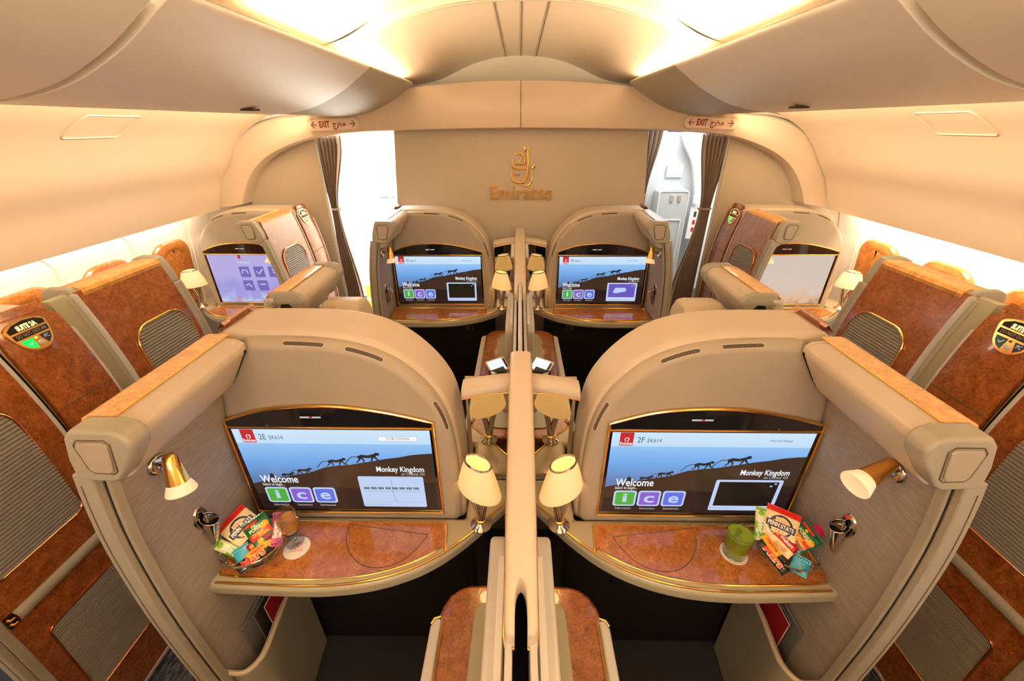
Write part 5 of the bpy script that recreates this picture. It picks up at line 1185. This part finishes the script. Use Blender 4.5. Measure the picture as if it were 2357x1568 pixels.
def penn(pos, rot, lab, lean=52, w_=0.088, h=0.088):
    p_ = Pack(pos, w_, h, 0.016, rot, lean).body([(0.80, 'pk_cream'), (1.0, 'pk_red')])
    p_.disc(0, -0.008, 0.031, 'pk_navy', 0).disc(0, -0.008, 0.025, 'pk_cream', 1).disc(0, -0.008, 0.022, 'pk_biscuit', 2).disc(0, -0.008, 0.0205, 'pk_cream', 3)
    p_.bar(-0.037, -0.008, 0.037, -0.008, 0.019, 'pk_navy', 5).text('PENN STATE', 0.016, 0, -0.008, 'pk_white', 0.066, k=8)
    for x in (-0.008, 0, 0.008): p_.disc(x, 0.007, 0.0018, 'pk_red', 6, n=6); p_.disc(x, -0.023, 0.0018, 'pk_red', 6, n=6)
    return p_.done('snack_bag', lab, 'snack bag', 'cream and red pretzel bags')
def fruit(pos, rot, lab, lean=52, w_=0.068, h=0.085):
    p_ = Pack(pos, w_, h, 0.014, rot, lean).body([(1.0, 'pk_green')])
    p_.bar(-0.033, 0.030, 0.008, 0.030, 0.007, 'pk_red', 1).disc(-0.010, 0.021, 0.0045, 'pk_fruit', 1).text('FOREST', 0.014, -0.004, 0.009, 'pk_limepale', 0.040).disc(0.020, 0.008, 0.010, 'pk_fruit', 2).disc(0.014, 0.002, 0.008, 'pk_yellow', 3)
    p_.bar(-0.030, -0.010, 0.028, -0.010, 0.020, 'pk_red', 4).text('Dried', 0.014, -0.008, -0.006, 'pk_yellow', 0.030, k=7).text('Fruits', 0.012, 0.006, -0.014, 'pk_yellow', 0.028, k=7).disc(0.008, -0.030, 0.009, 'pk_maroon', 2).disc(-0.012, -0.028, 0.008, 'pk_fruit', 2)
    return p_.done('fruit_packet', lab, 'snack packet', 'green dried fruit packets')
def tubepack(pos, rot, lab, cols, words, ink, lean=50, w_=0.030, h=0.095):
    p_ = Pack(pos, w_, h, 0.014, rot, lean).body([(0.10, cols[0]), (0.55, cols[1]), (0.9, cols[0]), (1.0, cols[2])])
    p_.disc(0.0, 0.030, 0.008, cols[2], 1).disc(0.004, -0.030, 0.009, cols[2], 1).text(words[0], 0.018, -0.004, 0.0, ink, 0.050, 90).text(words[1], 0.012, 0.009, -0.008, ink, 0.034, 90)
    return p_.done('candy_tube', lab, 'sweets', 'fruit candy packets')
def bar_(pos, rot, lab, mt, words, ink, ink2, name, w_=0.085, h=0.026, lean=52, size=0.022, tw=0.058, grp='chocolate bars'):
    p_ = Pack(pos, w_, h, 0.013, rot, lean).body([(1.0, mt)])
    if ink2: p_.text(words, size * 1.06, 0, -0.0003, ink2, tw * 1.03, k=3, bold=0.0018)
    p_.text(words, size, 0, 0, ink, tw, k=6, bold=0.0004)
    return p_.done(name, lab, 'chocolate bar', grp)
def shortbread(pos, rot, lab, lean=50):
    p_ = Pack(pos, 0.072, 0.046, 0.014, rot, lean).body([(0.48, 'pk_cream'), (1.0, 'pk_maroon')])
    p_.bar(-0.030, 0.010, 0.030, 0.010, 0.014, 'pk_red', 1).text('Walkers', 0.014, 0.004, 0.010, 'pk_white', 0.040, k=4).disc(-0.024, 0.011, 0.006, 'pk_biscuit', 3).disc(0.012, -0.011, 0.010, 'pk_biscuit', 1, 0.6).disc(-0.006, -0.013, 0.009, 'pk_biscuit', 2, 0.6)
    return p_.done('biscuit_packet', lab, 'biscuits', 'shortbread packets')
def choc_square(pos, rot, lab, lean=50):
    p_ = Pack(pos, 0.044, 0.05, 0.008, rot, lean).body([(1.0, 'pk_teal')])
    for k in range(6): p_.bar(-0.017 + k * 0.0068, 0.016, -0.0145 + k * 0.0068, 0.016, 0.0025, 'pk_white', 2)
    p_.disc(0.002, -0.014, 0.006, 'pk_fruit', 2); return p_.done('chocolate_square', lab, 'chocolate', 'teal chocolate squares')
# left basket, back to front
penn((-0.842, 0.812, 0.885), 33, 'cream and red pretzel bag leaning in the left basket')
tubepack((-0.733, 0.812, 0.872), -12, 'purple and pink candy tube at the right end of the left basket', ('pk_purple', 'pk_rose', 'pk_purple'), ('Superc', 'Nature'), 'pk_white')
fruit((-0.776, 0.800, 0.882), 20, 'dark green dried fruit packet standing in the left basket')
tubepack((-0.848, 0.757, 0.852), 44, 'lime green candy tube hanging over the left basket near the vase', ('pk_limepale', 'pk_lime', 'pk_lime'), ('Super', 'lime'), 'pk_white')
shortbread((-0.765, 0.778, 0.855), 24, 'red biscuit packet half hidden in the left basket')
choc_square((-0.808, 0.750, 0.842), 14, 'teal chocolate square in the middle of the left basket')
bar_((-0.768, 0.760, 0.850), 24, 'small yellow chocolate bar lying across the left basket', 'pk_yellow', 'TOBLERONE', 'pk_red', None, 'chocolate_bar', 0.062, 0.022, size=0.010, tw=0.040)
bar_((-0.776, 0.742, 0.836), 20, 'black chocolate bar with red lettering at the front of the left basket', 'pk_black', 'Mars', 'pk_red', 'pk_cream', 'chocolate_bar', 0.092, 0.032, size=0.030, tw=0.062)
# right basket
tubepack((0.716, 0.832, 0.895), 6, 'lime green candy tube standing at the left end of the right basket', ('pk_limepale', 'pk_lime', 'pk_lime'), ('Super', 'lime'), 'pk_white')
penn((0.766, 0.822, 0.908), -4, 'cream and red pretzel bag standing upright in the right basket')
tubepack((0.850, 0.808, 0.872), -38, 'pink candy tube at the far right end of the right basket', ('pk_pink', 'pk_white', 'pk_pink'), ('Superc', 'Nature'), 'pk_purple')
fruit((0.814, 0.790, 0.890), -42, 'dark green dried fruit packet slanting in the right basket')
shortbread((0.757, 0.782, 0.878), -30, 'red and cream biscuit packet across the right basket')
bar_((0.722, 0.775, 0.876), -42, 'small yellow chocolate bar in the right basket', 'pk_yellow', 'TOBLERONE', 'pk_red', None, 'chocolate_bar', 0.060, 0.020, size=0.010, tw=0.040)
bar_((0.724, 0.757, 0.852), -38, 'black chocolate bar with red lettering along the right basket rim', 'pk_black', 'Mars', 'pk_red', 'pk_cream', 'chocolate_bar', 0.095, 0.030, size=0.026, tw=0.060)
choc_square((0.796, 0.740, 0.838), -8, 'teal chocolate square at the front of the right basket')

# ================================================================== SEATS OF THE FRONT ROW (their tops show above the near shells)
def seat(s, off, lab):
    base = (s * 0.56, 1.55, 0); t = thing('armchair', lab, 'seat', tuple(Vector(base) + Vector(off)), 'first class seats')
    def B(n, b, **k): return b.build(n, t, base=base, mx=s, **k)
    b = MB(); b.box((0.36, 1.36, 0.0), (0.78, 1.95, 0.30), 'charcoal'); B('seat_base', b)
    b = MB(); b.box((0.35, 1.38, 0.30), (0.78, 1.98, 0.47), 'shell'); B('seat_cushion', b, bevel=0.04)
    b = MB(); b.prism([(1.20, 0.45), (1.36, 0.45), (1.30, 1.20), (1.26, 1.28), (1.20, 1.28), (1.185, 1.22)], 0, 0.47, 0.70, 'shell'); B('backrest', b, bevel=0.03)
    b = MB(); b.prism([(1.28, 1.08), (1.33, 1.07), (1.45, 1.20), (1.46, 1.33), (1.42, 1.385), (1.33, 1.40), (1.27, 1.36)], 0, 0.57, 0.712, 'shell'); B('headrest_wing', b, bevel=0.025, seg=4)
    return t
seat(-1, (0, 0, 0), 'beige seat headrest showing above the near left shell'); seat(1, (0, 0, 0), 'beige seat headrest showing above the near right shell')
t = thing('support_post', 'small white capped post standing inside the left window suite at the bottom edge', 'post', (-1.70, 0.712, 0.0))
b = MB(); b.lathe([(0, 0), (0.020, 0.0), (0.016, 0.285), (0, 0.285)], 'pale', None, 20); b.build('shaft', t)
b = MB(); b.lathe([(0, 0.285), (0.0175, 0.285), (0.0175, 0.305), (0.012, 0.315), (0, 0.317)], 'white', None, 20); b.build('end_cap', t)
mat('blue_carpet', (0.045, 0.06, 0.115), 0.95, bump=(200, 0.4))  # blue-grey puts the window daylight into the suite floor colour
for s in (-1, 1):
    b = MB(); b.box((s * 1.60, -0.9, 0.0), (s * 2.37, 3.1, 0.010), 'blue_carpet'); struct(b, 'trim_12' if s < 0 else 'trim_13')
